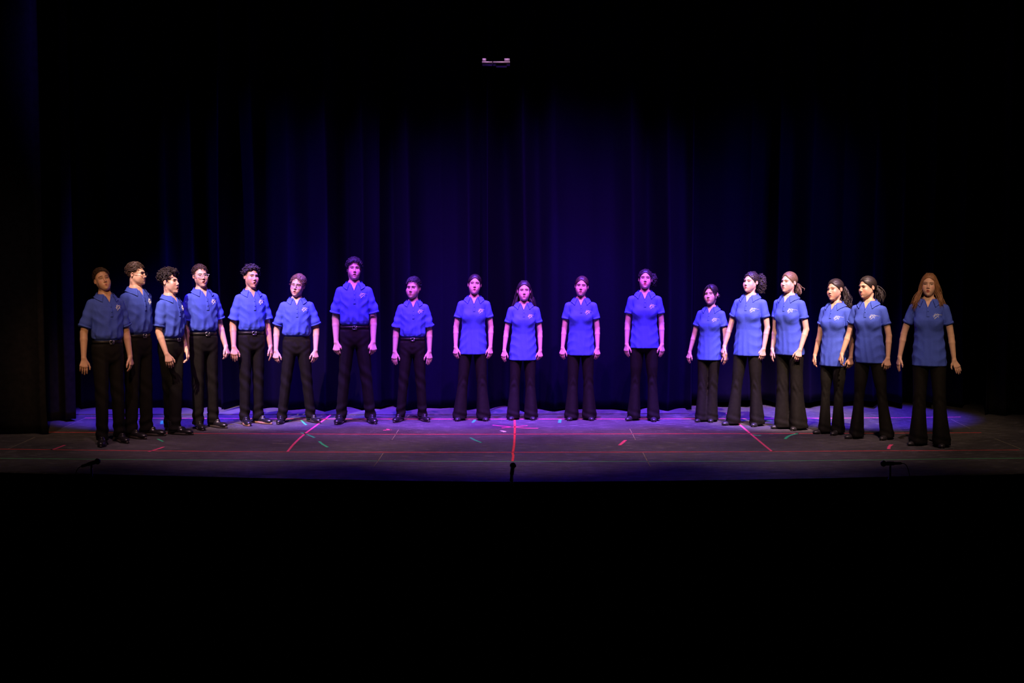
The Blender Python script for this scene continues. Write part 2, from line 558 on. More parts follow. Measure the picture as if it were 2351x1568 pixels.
# ------------------------------------------------------------------ curtains
def curtain(name, x0, x1, y, z0, z1, m, seed, label, folds=4.2, amp=0.11, dirv=(1, 0), flare=0.0, step=0.016):
    rg = np.random.default_rng(seed)
    L = x1 - x0
    n = max(int(L / step), 24)
    u = np.linspace(0, L, n)
    ph = np.cumsum(0.75 + 0.5 * np.repeat(rg.random(n // 6 + 2), 6)[:n]) * (L / n) * folds * 2 * math.pi / 1.0
    ph2 = u * folds * 2.7 + rg.random() * 6
    zs = z0 + (z1 - z0) * np.linspace(0, 1, 16) ** 1.5
    env = 0.70 + 0.75 * np.sin(u * 2.6 + rg.random() * 6) * np.sin(u * 1.3 + rg.random() * 6)
    V = []
    for k, z in enumerate(zs):
        f = k / (len(zs) - 1)
        prof = (1 - np.abs(np.sin(ph * 0.5 + 0.12 * math.sin(z * 1.3 + seed)))) ** 0.8
        d = amp * (env * (prof - 0.5) * 2.4 + 0.40 * np.sin(ph2 + 0.35 * math.sin(z * 0.9))) * (1.0 - 0.25 * f)
        d -= flare * max(0, 1 - (z - z0) / 0.35) ** 2
        xx = x0 + u
        zz = np.full(n, z)
        if k == 0:
            zz = z + 0.016 * np.sin(ph * 0.5 + 1.0) + 0.010 * np.sin(u * 3.3 + seed)
        V.append(np.stack([xx, y - d, np.maximum(zz, 0.004)], -1))
    V = np.array(V)
    front = V.reshape(-1, 3)
    rows = len(zs)
    bk = front + np.array([0, 0.012, 0])
    i = np.arange(rows - 1)[:, None]
    j = np.arange(n - 1)[None]
    q = np.stack([i * n + j, i * n + j + 1, (i + 1) * n + j + 1, (i + 1) * n + j], -1).reshape(-1, 4)
    N = rows * n
    jb = np.arange(n - 1)
    hem = np.stack([jb, jb + N, jb + 1 + N, jb + 1], -1)
    ib = np.arange(rows - 1)
    e0 = np.stack([ib * n, (ib + 1) * n, (ib + 1) * n + N, ib * n + N], -1)
    e1 = np.stack([ib * n + n - 1, ib * n + n - 1 + N, (ib + 1) * n + n - 1 + N, (ib + 1) * n + n - 1], -1)
    Q = np.concatenate([q, q[:, ::-1] + N, hem, e0, e1])
    o = obj(name, make_mesh(name, np.concatenate([front, bk]), Q, m))
    tag(o, label, 'curtain', 'black stage curtains')
    return o

def xat(px, y):
    return px_to_x(px, y)
def px_to_x(px, y):
    return at_depth(px, 900, y)[0]

YB = on_floor(1100, 944)[1] + 0.06
curtain('stage_curtain', px_to_x(120, YB), px_to_x(517, YB), YB + 0.10, 0.02, 6.4, M['curtain'], 3,
        'dark pleated backdrop curtain panel behind the four leftmost boys', 3.0, 0.17)
curtain('stage_curtain', px_to_x(518, YB), px_to_x(872, YB), YB, 0.02, 6.4, M['curtain'], 8,
        'blue-lit pleated backdrop curtain panel behind the boy in brown glasses', 2.5, 0.20)
curtain('stage_curtain', px_to_x(873, YB), px_to_x(1118, YB), YB + 0.07, 0.02, 6.4, M['curtain'], 15,
        'dark blue backdrop curtain panel behind the short boy with black hair', 2.8, 0.17)
curtain('stage_curtain', px_to_x(1119, YB), px_to_x(1588, YB), YB - 0.05, 0.02, 6.4, M['curtain'], 22,
        'brightest blue backdrop curtain panel behind the girls at the middle', 2.4, 0.21)
curtain('stage_curtain', px_to_x(1580, YB), px_to_x(2260, YB), YB + 0.34, 0.07, 6.4, M['curtain'], 31,
        'dark blue backdrop curtain panel behind the group of girls at right', 2.7, 0.17)
yl = on_floor(60, 1000)[1]
curtain('leg_curtain', px_to_x(-330, yl), px_to_x(103, yl), yl + 0.05, 0.006, 6.4, M['leg_curtain'], 41,
        'black wing curtain nearest the left edge of the stage', 4.0, 0.07, flare=0.05)
yl2 = on_floor(130, 967)[1]
curtain('leg_curtain', px_to_x(60, yl2), px_to_x(172, yl2), yl2, 0.006, 6.4, M['leg_curtain'], 43,
        'narrow black wing curtain just left of the leftmost boy', 4.5, 0.06)
yr = on_floor(2300, 953)[1]
curtain('leg_curtain', px_to_x(2262, yr), px_to_x(2700, yr), yr, 0.006, 6.4, M['leg_curtain'], 47,
        'black wing curtain at the right edge of the stage', 4.0, 0.07)

# ------------------------------------------------------------------ tape and lines on the floor
def strip(name, pts, width, m, label, cat='tape', h=0.0012, group=None, pix=True, wob=0.0):
    P = np.array([on_floor(*p)[:2] for p in pts]) if pix else np.array(pts, float)
    rg = np.random.default_rng(len(pts) * 7 + int(abs(pts[0][0])))
    if len(P) > 2:
        P3 = spline(np.c_[P, np.zeros(len(P))], len(P) * 6)
    else:
        t = np.linspace(0, 1, 10)[:, None]
        P3 = np.c_[P[0] + (P[1] - P[0]) * t, np.zeros(10)]
    P2 = P3[:, :2]
    tn = np.gradient(P2, axis=0)
    tn /= np.linalg.norm(tn, axis=1, keepdims=True)
    nn = np.stack([-tn[:, 1], tn[:, 0]], -1)
    w = width * 0.5 * (1 + wob * (rg.random(len(P2)) - 0.5))
    n = len(P2)
    L, R = P2 + nn * w[:, None], P2 - nn * w[:, None]
    V = np.concatenate([np.c_[L, np.full(n, h)], np.c_[R, np.full(n, h)], np.c_[L, np.full(n, 0.0)], np.c_[R, np.full(n, 0.0)]])
    i = np.arange(n - 1)
    Q = np.concatenate([np.stack([i + n, i + n + 1, i + 1, i], -1), np.stack([i, i + 1, i + 2 * n + 1, i + 2 * n], -1),
                        np.stack([i + n + 1, i + n, i + 3 * n, i + 3 * n + 1], -1)])
    o = obj(name, make_mesh(name, V, Q, m, smooth=False))
    tag(o, label, cat, group)
    return o

strip('floor_line', [(195, 959.5), (700, 961.5), (1176, 962), (1700, 961), (2110, 958.5), (2205, 957.5)], 0.026, M['tape_pink'],
      'thin pink line crossing the stage nearest the backdrop', 'line')
strip('floor_line', [(108, 992), (400, 994.5), (800, 996.8), (1176, 996.8), (1600, 995.5), (2000, 994.5), (2252, 993.4)], 0.031, M['line_red'],
      'thin red line crossing the stage under the choir', 'line')
strip('floor_line', [(0, 1031), (300, 1034.5), (700, 1037.5), (1176, 1038.3), (1700, 1037), (2100, 1034.5), (2340, 1033)], 0.029, M['line_red'],
      'long thin red line crossing the whole stage in front of the choir', 'line')
strip('floor_line', [(-80, 1051.5), (300, 1055), (600, 1057), (900, 1058.4), (1176, 1059.4), (1500, 1059.4), (1800, 1058), (2100, 1054.6), (2420, 1051)], 0.025,
      M['line_green'], 'thin green line nearest the front edge of the stage', 'line')
strip('spike_tape', [(1181.5, 964), (1182, 985), (1180.5, 1020), (1177.2, 1040), (1178.5, 1046), (1176.5, 1059.5)], 0.024, M['tape_red'],
      'bright red tape marking the centre of the stage', 'tape', wob=0.12)
strip('spike_tape', [(768, 945), (752, 958), (733, 972), (700, 996), (676, 1018), (660, 1037)], 0.024, M['tape_pink'],
      'long crooked pink tape slanting beside the boy in brown glasses', 'tape', wob=0.1)
strip('spike_tape', [(1668, 949), (1683, 962), (1703, 979), (1728, 1000), (1752, 1020), (1773, 1037)], 0.024, M['tape_pink'],
      'long pink tape slanting under the girl with the big curly ponytail', 'tape', wob=0.1)
for pts, w, mm, lab in [
    ([(1131, 976), (1195, 982), (1236, 983.5)], 0.022, 'tape_pink', 'thin pink stroke crossing the centre tape, sloping down to the right'),
    ([(1151, 982.5), (1185, 979.5), (1211, 977)], 0.022, 'tape_pink', 'thin pink stroke crossing the centre tape, sloping up to the right'),
    ([(879, 988), (898, 986.6)], 0.026, 'tape_pink', 'small pink dash on the floor in front of the short boy with black hair'),
    ([(888, 985), (898, 987)], 0.026, 'tape_pink', 'tiny pink arrow barb on the floor in front of the short boy with black hair'),
    ([(692, 965), (699, 972), (704, 976)], 0.024, 'tape_green', 'short green dash between the feet of the boy in brown glasses'),
    ([(661, 968), (668, 965)], 0.026, 'tape_green', 'tiny green dash beside the right shoe of the boy in brown glasses'),
    ([(692, 993.5), (704, 997), (714, 1001), (723, 1005)], 0.027, 'tape_green', 'green tape crossing the crooked pink tape at left'),
    ([(733, 1013.5), (741, 1020), (753, 1027)], 0.027, 'tape_green', 'green tape dash to the right of the crooked pink tape'),
    ([(1085, 970.5), (1091, 963.5)], 0.032, 'tape_green', 'short green dash between the feet of the girl with centre-parted tied hair'),
    ([(1284.5, 971), (1286, 963)], 0.037, 'tape_green', 'short upright green dash left of the girl with side-parted tied hair'),
    ([(1080, 1005), (1092, 1011), (1106, 1016.5)], 0.027, 'tape_green', 'green tape dash left of the centre tape, ahead of the red line'),
    ([(1422, 1022.5), (1436, 1010.5)], 0.035, 'tape_pink', 'short bright pink tape dash right of the centre tape'),
    ([(1802, 1008), (1812, 1000.5), (1832, 994.5)], 0.030, 'tape_green', 'curved green tape in front of the fair girl with a low ponytail'),
    ([(1728, 998), (1738, 1000), (1746, 999.4)], 0.027, 'tape_green', 'small green dash beside the slanting pink tape at right'),
    ([(1757, 966.5), (1772, 966)], 0.022, 'tape_green', 'tiny green dash behind the girl with the big curly ponytail'),
    ([(2040, 1031), (2042, 1025), (2047, 1020.5)], 0.032, 'tape_pink', 'short pink tape in front of the dark-haired girl at right'),
    ([(118, 1033), (133, 1028), (149, 1022)], 0.027, 'tape_pink', 'slanting pink dash near the left wing curtain'),
    ([(341, 1037), (358, 1032), (376, 1026)], 0.027, 'tape_pink', 'slanting pink dash in front of the leftmost pair of boys'),
    ([(362, 1008), (369, 1011), (375, 1014)], 0.022, 'tape_green', 'small green dash in front of the mop-haired boy'),
    ([(371, 974), (372, 969), (373, 966)], 0.037, 'tape_green', 'small green tape patch behind the shoes of the mop-haired boy'),
]:
    strip('spike_tape', pts, w, M[mm], lab, 'tape', wob=0.15)
strip('spike_tape', [(1150.5, 990.5), (1158.5, 990)], 0.09, M['white_tape'], 'tiny white tape patch left of the centre tape', 'tape', 0.003)
for pts, lab in [
    ([(880, 1040), (868, 1058), (858, 1071)], 'thin pale line across the front left part of the stage'),
    ([(1476, 1039), (1486, 1058), (1494, 1072)], 'thin pale line across the front right part of the stage'),
    ([(1446, 985), (1453, 998), (1459, 1010)], 'short faint pale line right of the centre tape'),
    ([(915, 987), (900, 1010)], 'short faint pale line left of the centre tape'),
    ([(946, 946), (935, 958)], 'short pale line at the foot of the backdrop'),
    ([(625, 1018), (663, 1018.5)], 'faint pale scratch left of the crooked pink tape'),
    ([(2184, 963), (2228, 984)], 'faint pale line at the far right of the stage'),
    ([(2284, 1007), (2345, 1031)], 'faint pale line near the right edge of the stage'),
    ([(80, 1004), (18, 1031)], 'faint pale line near the left wing curtain'),
    ([(195, 960), (140, 984)], 'faint pale line behind the leftmost boy'),
]:
    strip('chalk_line', pts, 0.008, M['chalk'], lab, 'line')

# ------------------------------------------------------------------ microphones on stands before the lip
def microphone(px, py, dx, dy, tilt, label, cable_side):
    """dx, dy: where the head points (world x, y); py: pixel row of the clip."""
    e0 = np.interp(px, [p[0] for p in edge_px], [p[1] for p in edge_px])
    y = on_floor(px, e0)[1] - 0.07
    c = at_depth(px, py, y)
    L = 0.18
    ax = np.array([dx, dy, tilt], float)
    ax /= np.linalg.norm(ax)
    R = np.array(Vector(ax).to_track_quat('Z', 'Y').to_matrix())
    def place(V):
        return V @ R.T
    mic = bpy.data.objects.new('microphone', None)
    COL.objects.link(mic)
    mic.location = c
    tag(mic, label[0], 'microphone', 'microphones along the stage front')
    s = Soup()
    s.add(*lathe([(0.0005, -0.105), (0.010, -0.104), (0.0115, -0.09), (0.013, -0.02), (0.0165, 0.035), (0.018, 0.045), (0.0005, 0.046)]))
    s.build('body', M['mic_body'], mic, xf=place)
    s = Soup()
    a = np.linspace(0, math.pi, 12)
    s.add(*lathe([(max(0.0005, 0.0255 * math.sin(t)), 0.063 - 0.027 * math.cos(t)) for t in a]))
    s.build('grille', M['mic_grille'], mic, xf=place)
    s = Soup()
    s.add(*lathe([(0.0262, 0.058), (0.0275, 0.060), (0.0275, 0.066), (0.0262, 0.068)]))
    s.build('ring', M['mic_body'], mic, xf=place)
    tail = ax * -0.105
    k = np.array([cable_side, 0, 0])
    pts = spline([tail + ax * 0.01, tail - ax * 0.03 + np.array([0, 0, -0.006]), tail - ax * 0.05 + k * 0.01 + np.array([0, 0, -0.05]),
                  tail - ax * 0.055 + k * 0.02 + np.array([0, 0, -0.16]), tail - ax * 0.03 + np.array([0, 0, -0.5]),
                  np.array([k[0] * 0.12, -0.05, -1.08 - c[2]])], 40)
    s = Soup()
    s.add(*tubes(pts[None], np.full((1, 40), 0.0035), 6))
    s.build('cable', M['mic_body'], mic)
    st = bpy.data.objects.new('microphone_stand', None)
    COL.objects.link(st)
    st.location = (c[0], c[1], -1.1)
    tag(st, label[1], 'stand', 'microphone stands along the stage front')
    H = c[2] + 1.1
    s = Soup()
    s.add(*lathe([(0.0005, 0.0), (0.125, 0.0), (0.125, 0.015), (0.05, 0.028), (0.014, 0.035), (0.0005, 0.036)], 28))
    s.build('base', M['mic_body'], st)
    s = Soup()
    s.add(*lathe([(0.011, 0.03), (0.011, H - 0.13), (0.0095, H - 0.128), (0.0095, H - 0.04), (0.0005, H - 0.039)], 14))
    s.build('pole', M['mic_body'], st)
    s = Soup()
    s.add(*lathe([(0.010, H - 0.22), (0.020, H - 0.215), (0.021, H - 0.14), (0.015, H - 0.125), (0.009, H - 0.12)], 14))
    s.build('clutch', M['mic_body'], st)
    s = Soup()
    s.add(*lathe([(0.013, -0.035), (0.0165, -0.033), (0.018, 0.03), (0.0145, 0.032)], 14))
    V, F = s.get()
    s2 = Soup()
    s2.add(place(V) + np.array([0, 0, H]), F[0])
    s2.add(*tubes(np.array([[[0, 0, H - 0.045], [0, 0, H - 0.01]]]), np.full((1, 2), 0.009), 8))
    s2.build('clip', M['mic_body'], st)

microphone(210, 1063.5, 0.9, -0.25, 0.30, ('dark microphone at the front left, pointing right',
           'stand holding the left microphone before the stage'), -1)
microphone(1176, 1082, 0.12, 0.85, 0.75, ('dark microphone at the centre of the stage front, seen end-on',
           'stand holding the centre microphone before the stage'), 1)
microphone(2044, 1064, -0.97, -0.2, 0.02, ('dark microphone at the front right, pointing left with a drooping cable',
           'stand holding the right microphone before the stage'), 1)

# ------------------------------------------------------------------ fixture hanging high over the stage
fy = 13.2
fc = at_depth(1139, 147, fy)
fix = bpy.data.objects.new('hanging_fixture', None)
COL.objects.link(fix)
fix.location = fc
tag(fix, 'small flat grey fixture hanging high above the middle of the stage', 'stage fixture')
fw = 63 * fy / FPX
def fbox(name, lo, hi):
    s = Soup()
    s.add(*box_arrays(lo, hi))
    s.build(name, M['fixture'], fix, smooth=False)
fbox('shelf', (-fw * 0.5, -0.10, -0.006), (-fw * 0.13, 0.10, 0.012))
fbox('shelf', (-fw * 0.10, -0.10, -0.006), (fw * 0.5, 0.10, 0.012))
fbox('lower_plate', (0.0, -0.08, -0.022), (fw * 0.38, 0.08, -0.007))
fbox('bracket', (-fw * 0.49, -0.05, 0.012), (-fw * 0.36, 0.05, 0.045))
fbox('bracket', (fw * 0.30, -0.05, 0.012), (fw * 0.49, 0.05, 0.045))
s = Soup()
zt = 9.0 - fc[2]
s.add(*tubes(np.array([[[-fw * 0.42, 0, 0.04], [-fw * 0.42, 0, zt]], [[fw * 0.40, 0, 0.04], [fw * 0.40, 0, zt]]]), np.full((2, 2), 0.006), 8))
s.build('hanger', M['void'], fix)

# ------------------------------------------------------------------ people
def head_sdf(x, y, z, p):
    ax = np.abs(x)
    fw, jw, dr = p['fw'], p['jw'], 0.014 * p['open']
    d = ell(x, y - 0.018, z - 0.032, 0.073, 0.092, 0.084)
    d = smin(d, ell(x, y + 0.026, z + 0.030, 0.059 * fw, 0.064, 0.080), 0.03)
    d = smin(d, cap(ax, y, z, (0.046 * fw, 0.004, -0.046), (0.018 * jw, -0.060, -0.094 - dr), 0.018, 0.015), 0.040)
    d = smin(d, ell(x, y + 0.060, z + 0.094 + dr, 0.026 * jw, 0.030, 0.021), 0.024)
    d = smin(d, cap(ax, y, z, (0, -0.083, 0.024), (0.040, -0.070, 0.021), 0.011, 0.009), 0.014)
    d = smin(d, ell(ax - 0.038 * fw, y + 0.062, z + 0.030, 0.022, 0.018, 0.022), 0.030)
    d = smax(d, -ell(ax - 0.031, y + 0.098, z - 0.001, 0.018, 0.017, 0.0115), 0.011)
    d = smin(d, ell(x, y + 0.076, z + 0.066 + dr * 0.4, 0.031, 0.021, 0.026), 0.020)
    d = smin(d, cap(x, y, z, (0, -0.084, 0.010), (0, -0.1055, -0.030), 0.0070, 0.0100), 0.011)
    d = smin(d, ell(ax - 0.0105, y + 0.096, z + 0.0365, 0.0075, 0.0095, 0.0065), 0.006)
    d = smin(d, cap(ax, y, z, (0, -0.0985, -0.0610), (0.0235, -0.0890, -0.0665 - dr * 0.5), 0.0056, 0.0032), 0.005)
    d = smin(d, cap(ax, y, z, (0, -0.0975, -0.0745 - dr * 1.1), (0.0220, -0.0890, -0.0690 - dr * 0.55), 0.0064, 0.0032), 0.005)
    d = smax(d, -ell(x, y + 0.100, z + 0.0675 + dr * 0.55, 0.0190 - 0.003 * p['open'], 0.018, 0.0014 + dr * 0.62), 0.003)
    d = smin(d, ell(x, y + 0.084, z + 0.101 + dr, 0.013, 0.012, 0.012), 0.016)
    d = smin(d, ell(ax - 0.030, y + 0.052, z + 0.055, 0.022, 0.024, 0.030), 0.030)
    # ears
    ex, ey, ez = ax - 0.0745 - 0.32 * (y - 0.004), y - 0.013, z + 0.008 + 0.25 * (y - 0.012)
    d = smin(d, ell(ex, ey, ez, 0.0068, 0.0150 + 0.10 * np.clip(ez, -0.03, 0.03), 0.0265), 0.004)
    d = smax(d, -ell(ex - 0.0085, ey + 0.000, ez - 0.004, 0.0075, 0.0095, 0.017), 0.003)
    return d

def face_color(P, p):
    x, y, z = P[:, 0], P[:, 1], P[:, 2]
    base = np.array(SKIN[p['skin']])
    c = np.tile(base, (len(P), 1))
    dr = 0.014 * p['open']
    ax = np.abs(x)
    blush = np.exp(-(((ax - 0.045) / 0.018) ** 2 + ((z + 0.030) / 0.018) ** 2)) * (y < -0.02)
    blush = np.maximum(blush, np.exp(-((x / 0.014) ** 2 + ((z + 0.03) / 0.014) ** 2)) * (y < -0.09) * 0.7)
    blush = np.maximum(blush, ((ax > 0.074) & (np.abs(z) < 0.06)) * 0.6)
    c *= 1 - blush[:, None] * np.array([0.02, 0.22, 0.20])
    # lips
    up = cap(ax, y, z, (0, -0.0985, -0.0610), (0.0235, -0.0890, -0.0665 - dr * 0.5), 0.0056, 0.0032)
    lo = cap(ax, y, z, (0, -0.0975, -0.0745 - dr * 1.1), (0.0220, -0.0890, -0.0690 - dr * 0.55), 0.0064, 0.0032)
    lip = np.clip((0.0022 - np.minimum(up, lo)) / 0.002, 0, 1) * (y < -0.075)
    c += lip[:, None] * (np.array(p['lip']) - c)
    # inside of the mouth
    inn = ell(x, y + 0.100, z + 0.0675 + dr * 0.55, 0.0190 - 0.003 * p['open'], 0.018, 0.0014 + dr * 0.62)
    ins = np.clip((0.0012 - inn) / 0.002, 0, 1) * (y > -0.0965) * (y < -0.03)
    c += ins[:, None] * (np.array([0.09, 0.018, 0.016]) - c)
    # lids
    lid = np.exp(-(((ax - 0.031) / 0.018) ** 2 + ((z - 0.004) / 0.011) ** 2)) * (y < -0.06)
    c *= 1 - lid[:, None] * np.array([0.18, 0.28, 0.28])
    return c

LOGO = [
    ([(.20, .08), (.16, .28), (.11, .53)], 0.0014), ([(.33, .0), (.27, .24), (.22, .50)], 0.0014),
    ([(.0, .37), (.12, .31), (.28, .25)], 0.0014),
    ([(.60, .11), (.46, .12), (.34, .22), (.44, .28), (.56, .31), (.50, .40), (.36, .52), (.21, .68)], 0.0023),
    ([(.48, .16), (.64, .15), (.80, .19), (1.0, .27)], 0.0014), ([(.68, .16), (.65, .34), (.64, .54)], 0.0014),
]

def person(spec):
    p = dict(sex='m', yaw=0, hy=0, hp=0, hr=0, open=0.0, skin='fair', fw=1.0, jw=1.0, hair='brown', style='short', lip=(0.50, 0.17, 0.15),
             arms=None, width=1.0, glasses=None, eye=0.62, hairup=0.02, seed=1, tan=False, belt=True, brow=0.0)
    p.update(spec)
    rg = np.random.default_rng(p['seed'])
    fem = p['sex'] == 'f'
    if fem:
        p['jw'] *= 0.90
        p['fw'] *= 0.96
    # ---- where the person stands and how tall
    f0, f1 = on_floor(*p['feet'][0]), on_floor(*p['feet'][1])
    mid = (f0 + f1) / 2
    top = at_depth(p['top'][0], p['top'][1], mid[1])
    H = (top[2] - p['hairup']) / (1.0 + 0.0)
    S = (H - 0.2157) / 1.523
    face_cam = -math.degrees(math.atan2(mid[0], mid[1]))     # turn that would face the lens
    p['yaw'] += face_cam
    p['hy'] += face_cam
    yaw = math.radians(p['yaw'])
    cy, sy = math.cos(yaw), math.sin(yaw)
    def to_local(w):
        d = w - mid
        return np.array([d[0] * cy + d[1] * sy, -d[0] * sy + d[1] * cy]) / S
    lf0, lf1 = to_local(f0), to_local(f1)
    lean = to_local(np.array([top[0], mid[1], 0]))
    def xf(V):
        V = np.array(V, float)
        k = np.clip(V[:, 2:3] / 1.62, 0, 1.2)
        V[:, :2] += lean[None] * k
        return V * S
    W = p['width']
    hs = p.get('hs', 1.0) * (0.93 if fem else 0.96) / S
    # ---- joints
    shx = (0.158 if fem else 0.158) * W
    shz = 1.400
    da = dict(a1=9, f1=-3, a2=0, f2=10, q=52, c=22) if fem else dict(a1=10, f1=-3, a2=-2, f2=12, q=55, c=26)
    arms = []
    for i, sd in enumerate((-1, 1)):
        a = dict(da)
        if p['arms'] and p['arms'][i]:
            a.update(p['arms'][i])
        r = math.radians
        sh = np.array([sd * shx, 0.006, shz])
        u = np.array([sd * math.sin(r(a['a1'])), -math.sin(r(a['f1'])), -math.cos(r(a['a1'])) * math.cos(r(a['f1']))])
        u /= np.linalg.norm(u)
        w = np.array([sd * math.sin(r(a['a2'])), -math.sin(r(a['f2'])), -math.cos(r(a['a2'])) * math.cos(r(a['f2']))])
        w /= np.linalg.norm(w)
        ual, fal = (0.285, 0.235) if fem else (0.295, 0.250)
        el = sh + u * ual
        wr = el + w * fal
        q = r(a['q'])
        t = np.array([-sd * math.sin(q), -math.cos(q), 0])
        t -= w * (t @ w)
        t /= np.linalg.norm(t)
        n = np.array([-sd * math.cos(q), math.sin(q), 0])
        n -= w * (n @ w) + t * (n @ t)
        n /= np.linalg.norm(n)
        # a hand may bend at the wrist
        b = r(a.get('bend', 0))
        hd = w * math.cos(b) + np.array([sd, 0, 0]) * math.sin(b)
        hd /= np.linalg.norm(hd)
        arms.append(dict(sd=sd, sh=sh, u=u, el=el, w=w, wr=wr, t=t, n=n, hd=hd, c=a['c']))
    # ---- torso profile of the shirt
    if fem:
        hem = p.get('hem', 0.805)
        zs = [hem - 0.01, 0.90, 1.00, 1.10, 1.20, 1.28, 1.36, 1.41, 1.445, 1.475, 1.52]
        ta = np.array([.160, .158, .150, .137, .134, .137, .138, .136, .114, .080, .060]) * W
        tb = np.array([.124, .122, .113, .104, .110, .116, .106, .095, .084, .070, .060]) * (0.5 + 0.5 * W)
        tc = np.array([.006, .006, .002, -.004, -.008, -.010, .000, .006, .012, .014, .014])
    else:
        hem = 0.985
        zs = [0.975, 1.035, 1.055, 1.085, 1.16, 1.25, 1.33, 1.39, 1.43, 1.465, 1.50, 1.53]
        ta = np.array([.128, .132, .152, .158, .156, .158, .160, .154, .126, .090, .068, .060]) * W
        tb = np.array([.086, .090, .112, .118, .119, .118, .116, .104, .094, .080, .066, .060]) * (0.5 + 0.5 * W)
        tc = np.array([.004, .004, .002, -.001, -.004, -.004, .000, .006, .010, .013, .014, .014])
    zc = np.zeros(len(zs))
    ph = rg.random(16) * 6.28
    def torso(x, y, z):
        d = loft(x, y, z, zs, zc, tc, ta, tb, 2.25)
        if fem:
            d = smin(d, ell(np.abs(x) - 0.070, y + 0.075, z - 1.255, 0.058, 0.052, 0.060), 0.05)
        return d
    slen = (0.165 if fem else 0.240)
    sr0, sr1 = ((0.052, 0.050) if fem else (0.056, 0.065))
    sr0 *= 0.6 + 0.4 * W
    Vz = p.get('vz', 1.400)
    def rdg(t):
        s_ = np.sin(t)
        return 1.0 - 1.6 * np.sqrt(s_ * s_ + 0.02)
    def folds(x, y, z):
        th = np.arctan2(x, -(y - 0.0))
        low = sstep(1.34, hem, z)
        if fem:
            r = -0.0040 * low * rdg(th * 5.5 + ph[0] + 1.2 * np.sin(z * 6 + ph[1]))
            r = r - 0.0050 * sstep(1.30, 1.12, z) * rdg(z * 30 + 6 * x * np.sign(np.sin(ph[2])) + 1.6 * np.sin(th * 2 + ph[3])) * np.clip(np.abs(x) / 0.14 - 0.15, 0, 1)
            r = r + 0.0011 * np.sin(th * 13 + z * 14 + ph[4]) * low
        else:
            on = sstep(1.045, 1.07, z)
            r = -0.0055 * rdg(th * 4.5 + ph[0] + 1.2 * np.sin(z * 7 + ph[1])) * sstep(1.40, 1.2, z) * on
            r = r - 0.0075 * sstep(1.18, 1.08, z) * rdg(th * 6.5 + ph[2] + 6 * (z - 1.1) * np.sign(x)) * on
            r = r - 0.0040 * sstep(1.32, 1.15, z) * rdg(z * 22 + 6 * np.abs(x) + ph[3] + 1.5 * np.sin(th * 2.0 + ph[5])) * on
        # drag lines from the armpits
        r = r - (0.0030 if fem else 0.0065) * rdg((z - 0.9 * np.abs(x)) * 32 + ph[6]) * np.exp(-(((np.abs(x) - 0.11) / 0.05) ** 2 + ((z - 1.26) / 0.08) ** 2))
        # armhole seam
        r = r + 0.0035 * np.exp(-((np.abs(x) - (shx - 0.012 + 0.25 * (z - 1.40))) / 0.008) ** 2) * sstep(1.27, 1.32, z)
        return r
    def shirt_solid(x, y, z):
        d = torso(x, y, z)
        for a in arms:
            A = a['sh'] + np.array([-a['sd'] * 0.020, 0.004, -0.010])
            E = a['sh'] + a['u'] * slen + np.array([a['sd'] * (0.004 if fem else 0.010), 0, 0])
            sl = cap(x, y, z, A, E + a['u'] * 0.05, sr0, sr1)
            tt = (x - A[0]) * a['u'][0] + (y - A[1]) * a['u'][1] + (z - A[2]) * a['u'][2]
            an = np.arctan2((y - A[1]), (x - A[0]) * a['sd'])
            sl = sl + 0.0035 * np.sin(an * 4 + tt * 30 + ph[7]) * sstep(0.02, 0.12, tt)
            sl = sl + (0.003 * np.sin(tt * 75 + ph[8] + 1.5 * np.sin(an * 2)) * sstep(0.03, 0.10, tt) if not fem else 0)
            cut = (x - E[0]) * a['u'][0] + (y - E[1]) * a['u'][1] + (z - E[2]) * a['u'][2]
            sl = smax(sl, cut, 0.006)
            d = smin(d, sl, 0.016)
        return d
    def shirt(x, y, z):
        d = shirt_solid(x, y, z) + folds(x, y, z)
        d = smax(d, hem - z, 0.008)
        # neck hole and open throat
        base = torso(x, y, z)
        d = smax(d, -cap(x, y, z, (0, 0.016, 1.44), (0, 0.010, 1.62), 0.056, 0.066), 0.004)
        wedge = np.abs(x) - 0.40 * (z - Vz)
        d = smax(d, -np.maximum(np.maximum(wedge, y - 0.0), -0.020 - base), 0.003)
        d = np.maximum(d, z - 1.49)
        return d
    wx = max(shx + slen * 0.5 + 0.12, 0.33)
    P, Q = surface(shirt, (-wx, -0.20, hem - 0.02), (wx, 0.20, 1.52), 0.0080)
    # ---- body: head, neck, chest in the collar, arms and hands, trunk inside the clothes
    piv = np.array([0, 0.016, 1.525])
    R = rot(p['hy'] - p['yaw'], p['hp'], p['hr'])
    C = piv + R @ np.array([0, -0.012, 0.112 * hs])
    def to_head(x, y, z):
        qx, qy, qz = (x - C[0]) / hs, (y - C[1]) / hs, (z - C[2]) / hs
        return (qx * R[0, 0] + qy * R[1, 0] + qz * R[2, 0], qx * R[0, 1] + qy * R[1, 1] + qz * R[2, 1], qx * R[0, 2] + qy * R[1, 2] + qz * R[2, 2])
    def hx(V):
        return xf((np.asarray(V) * hs) @ R.T + C)
    nr = (0.042 if fem else 0.049) * (0.7 + 0.3 * W)
    nk = C + R @ np.array([0, 0.020, -0.050]) * hs
    def headneck(x, y, z):
        hX, hY, hZ = to_head(x, y, z)
        d = head_sdf(hX, hY, hZ, p) * hs
        nd = cap(x, y, z, (0, 0.020, 1.43), nk, nr * 1.06, nr * 0.97)
        # neck muscles towards the notch
        ms = cap(np.abs(x), y, z, (0.012, -0.048, 1.425), (0.045, 0.010, 1.56), 0.010, 0.012)
        nd = smin(nd, ms, 0.022)
        ch = torso(x, y, z) + 0.011
        ch = np.maximum(ch, z - 1.50)
        nd = smin(nd, ch, 0.03)
        return smin(d, nd, 0.018)
    bz0 = 1.34
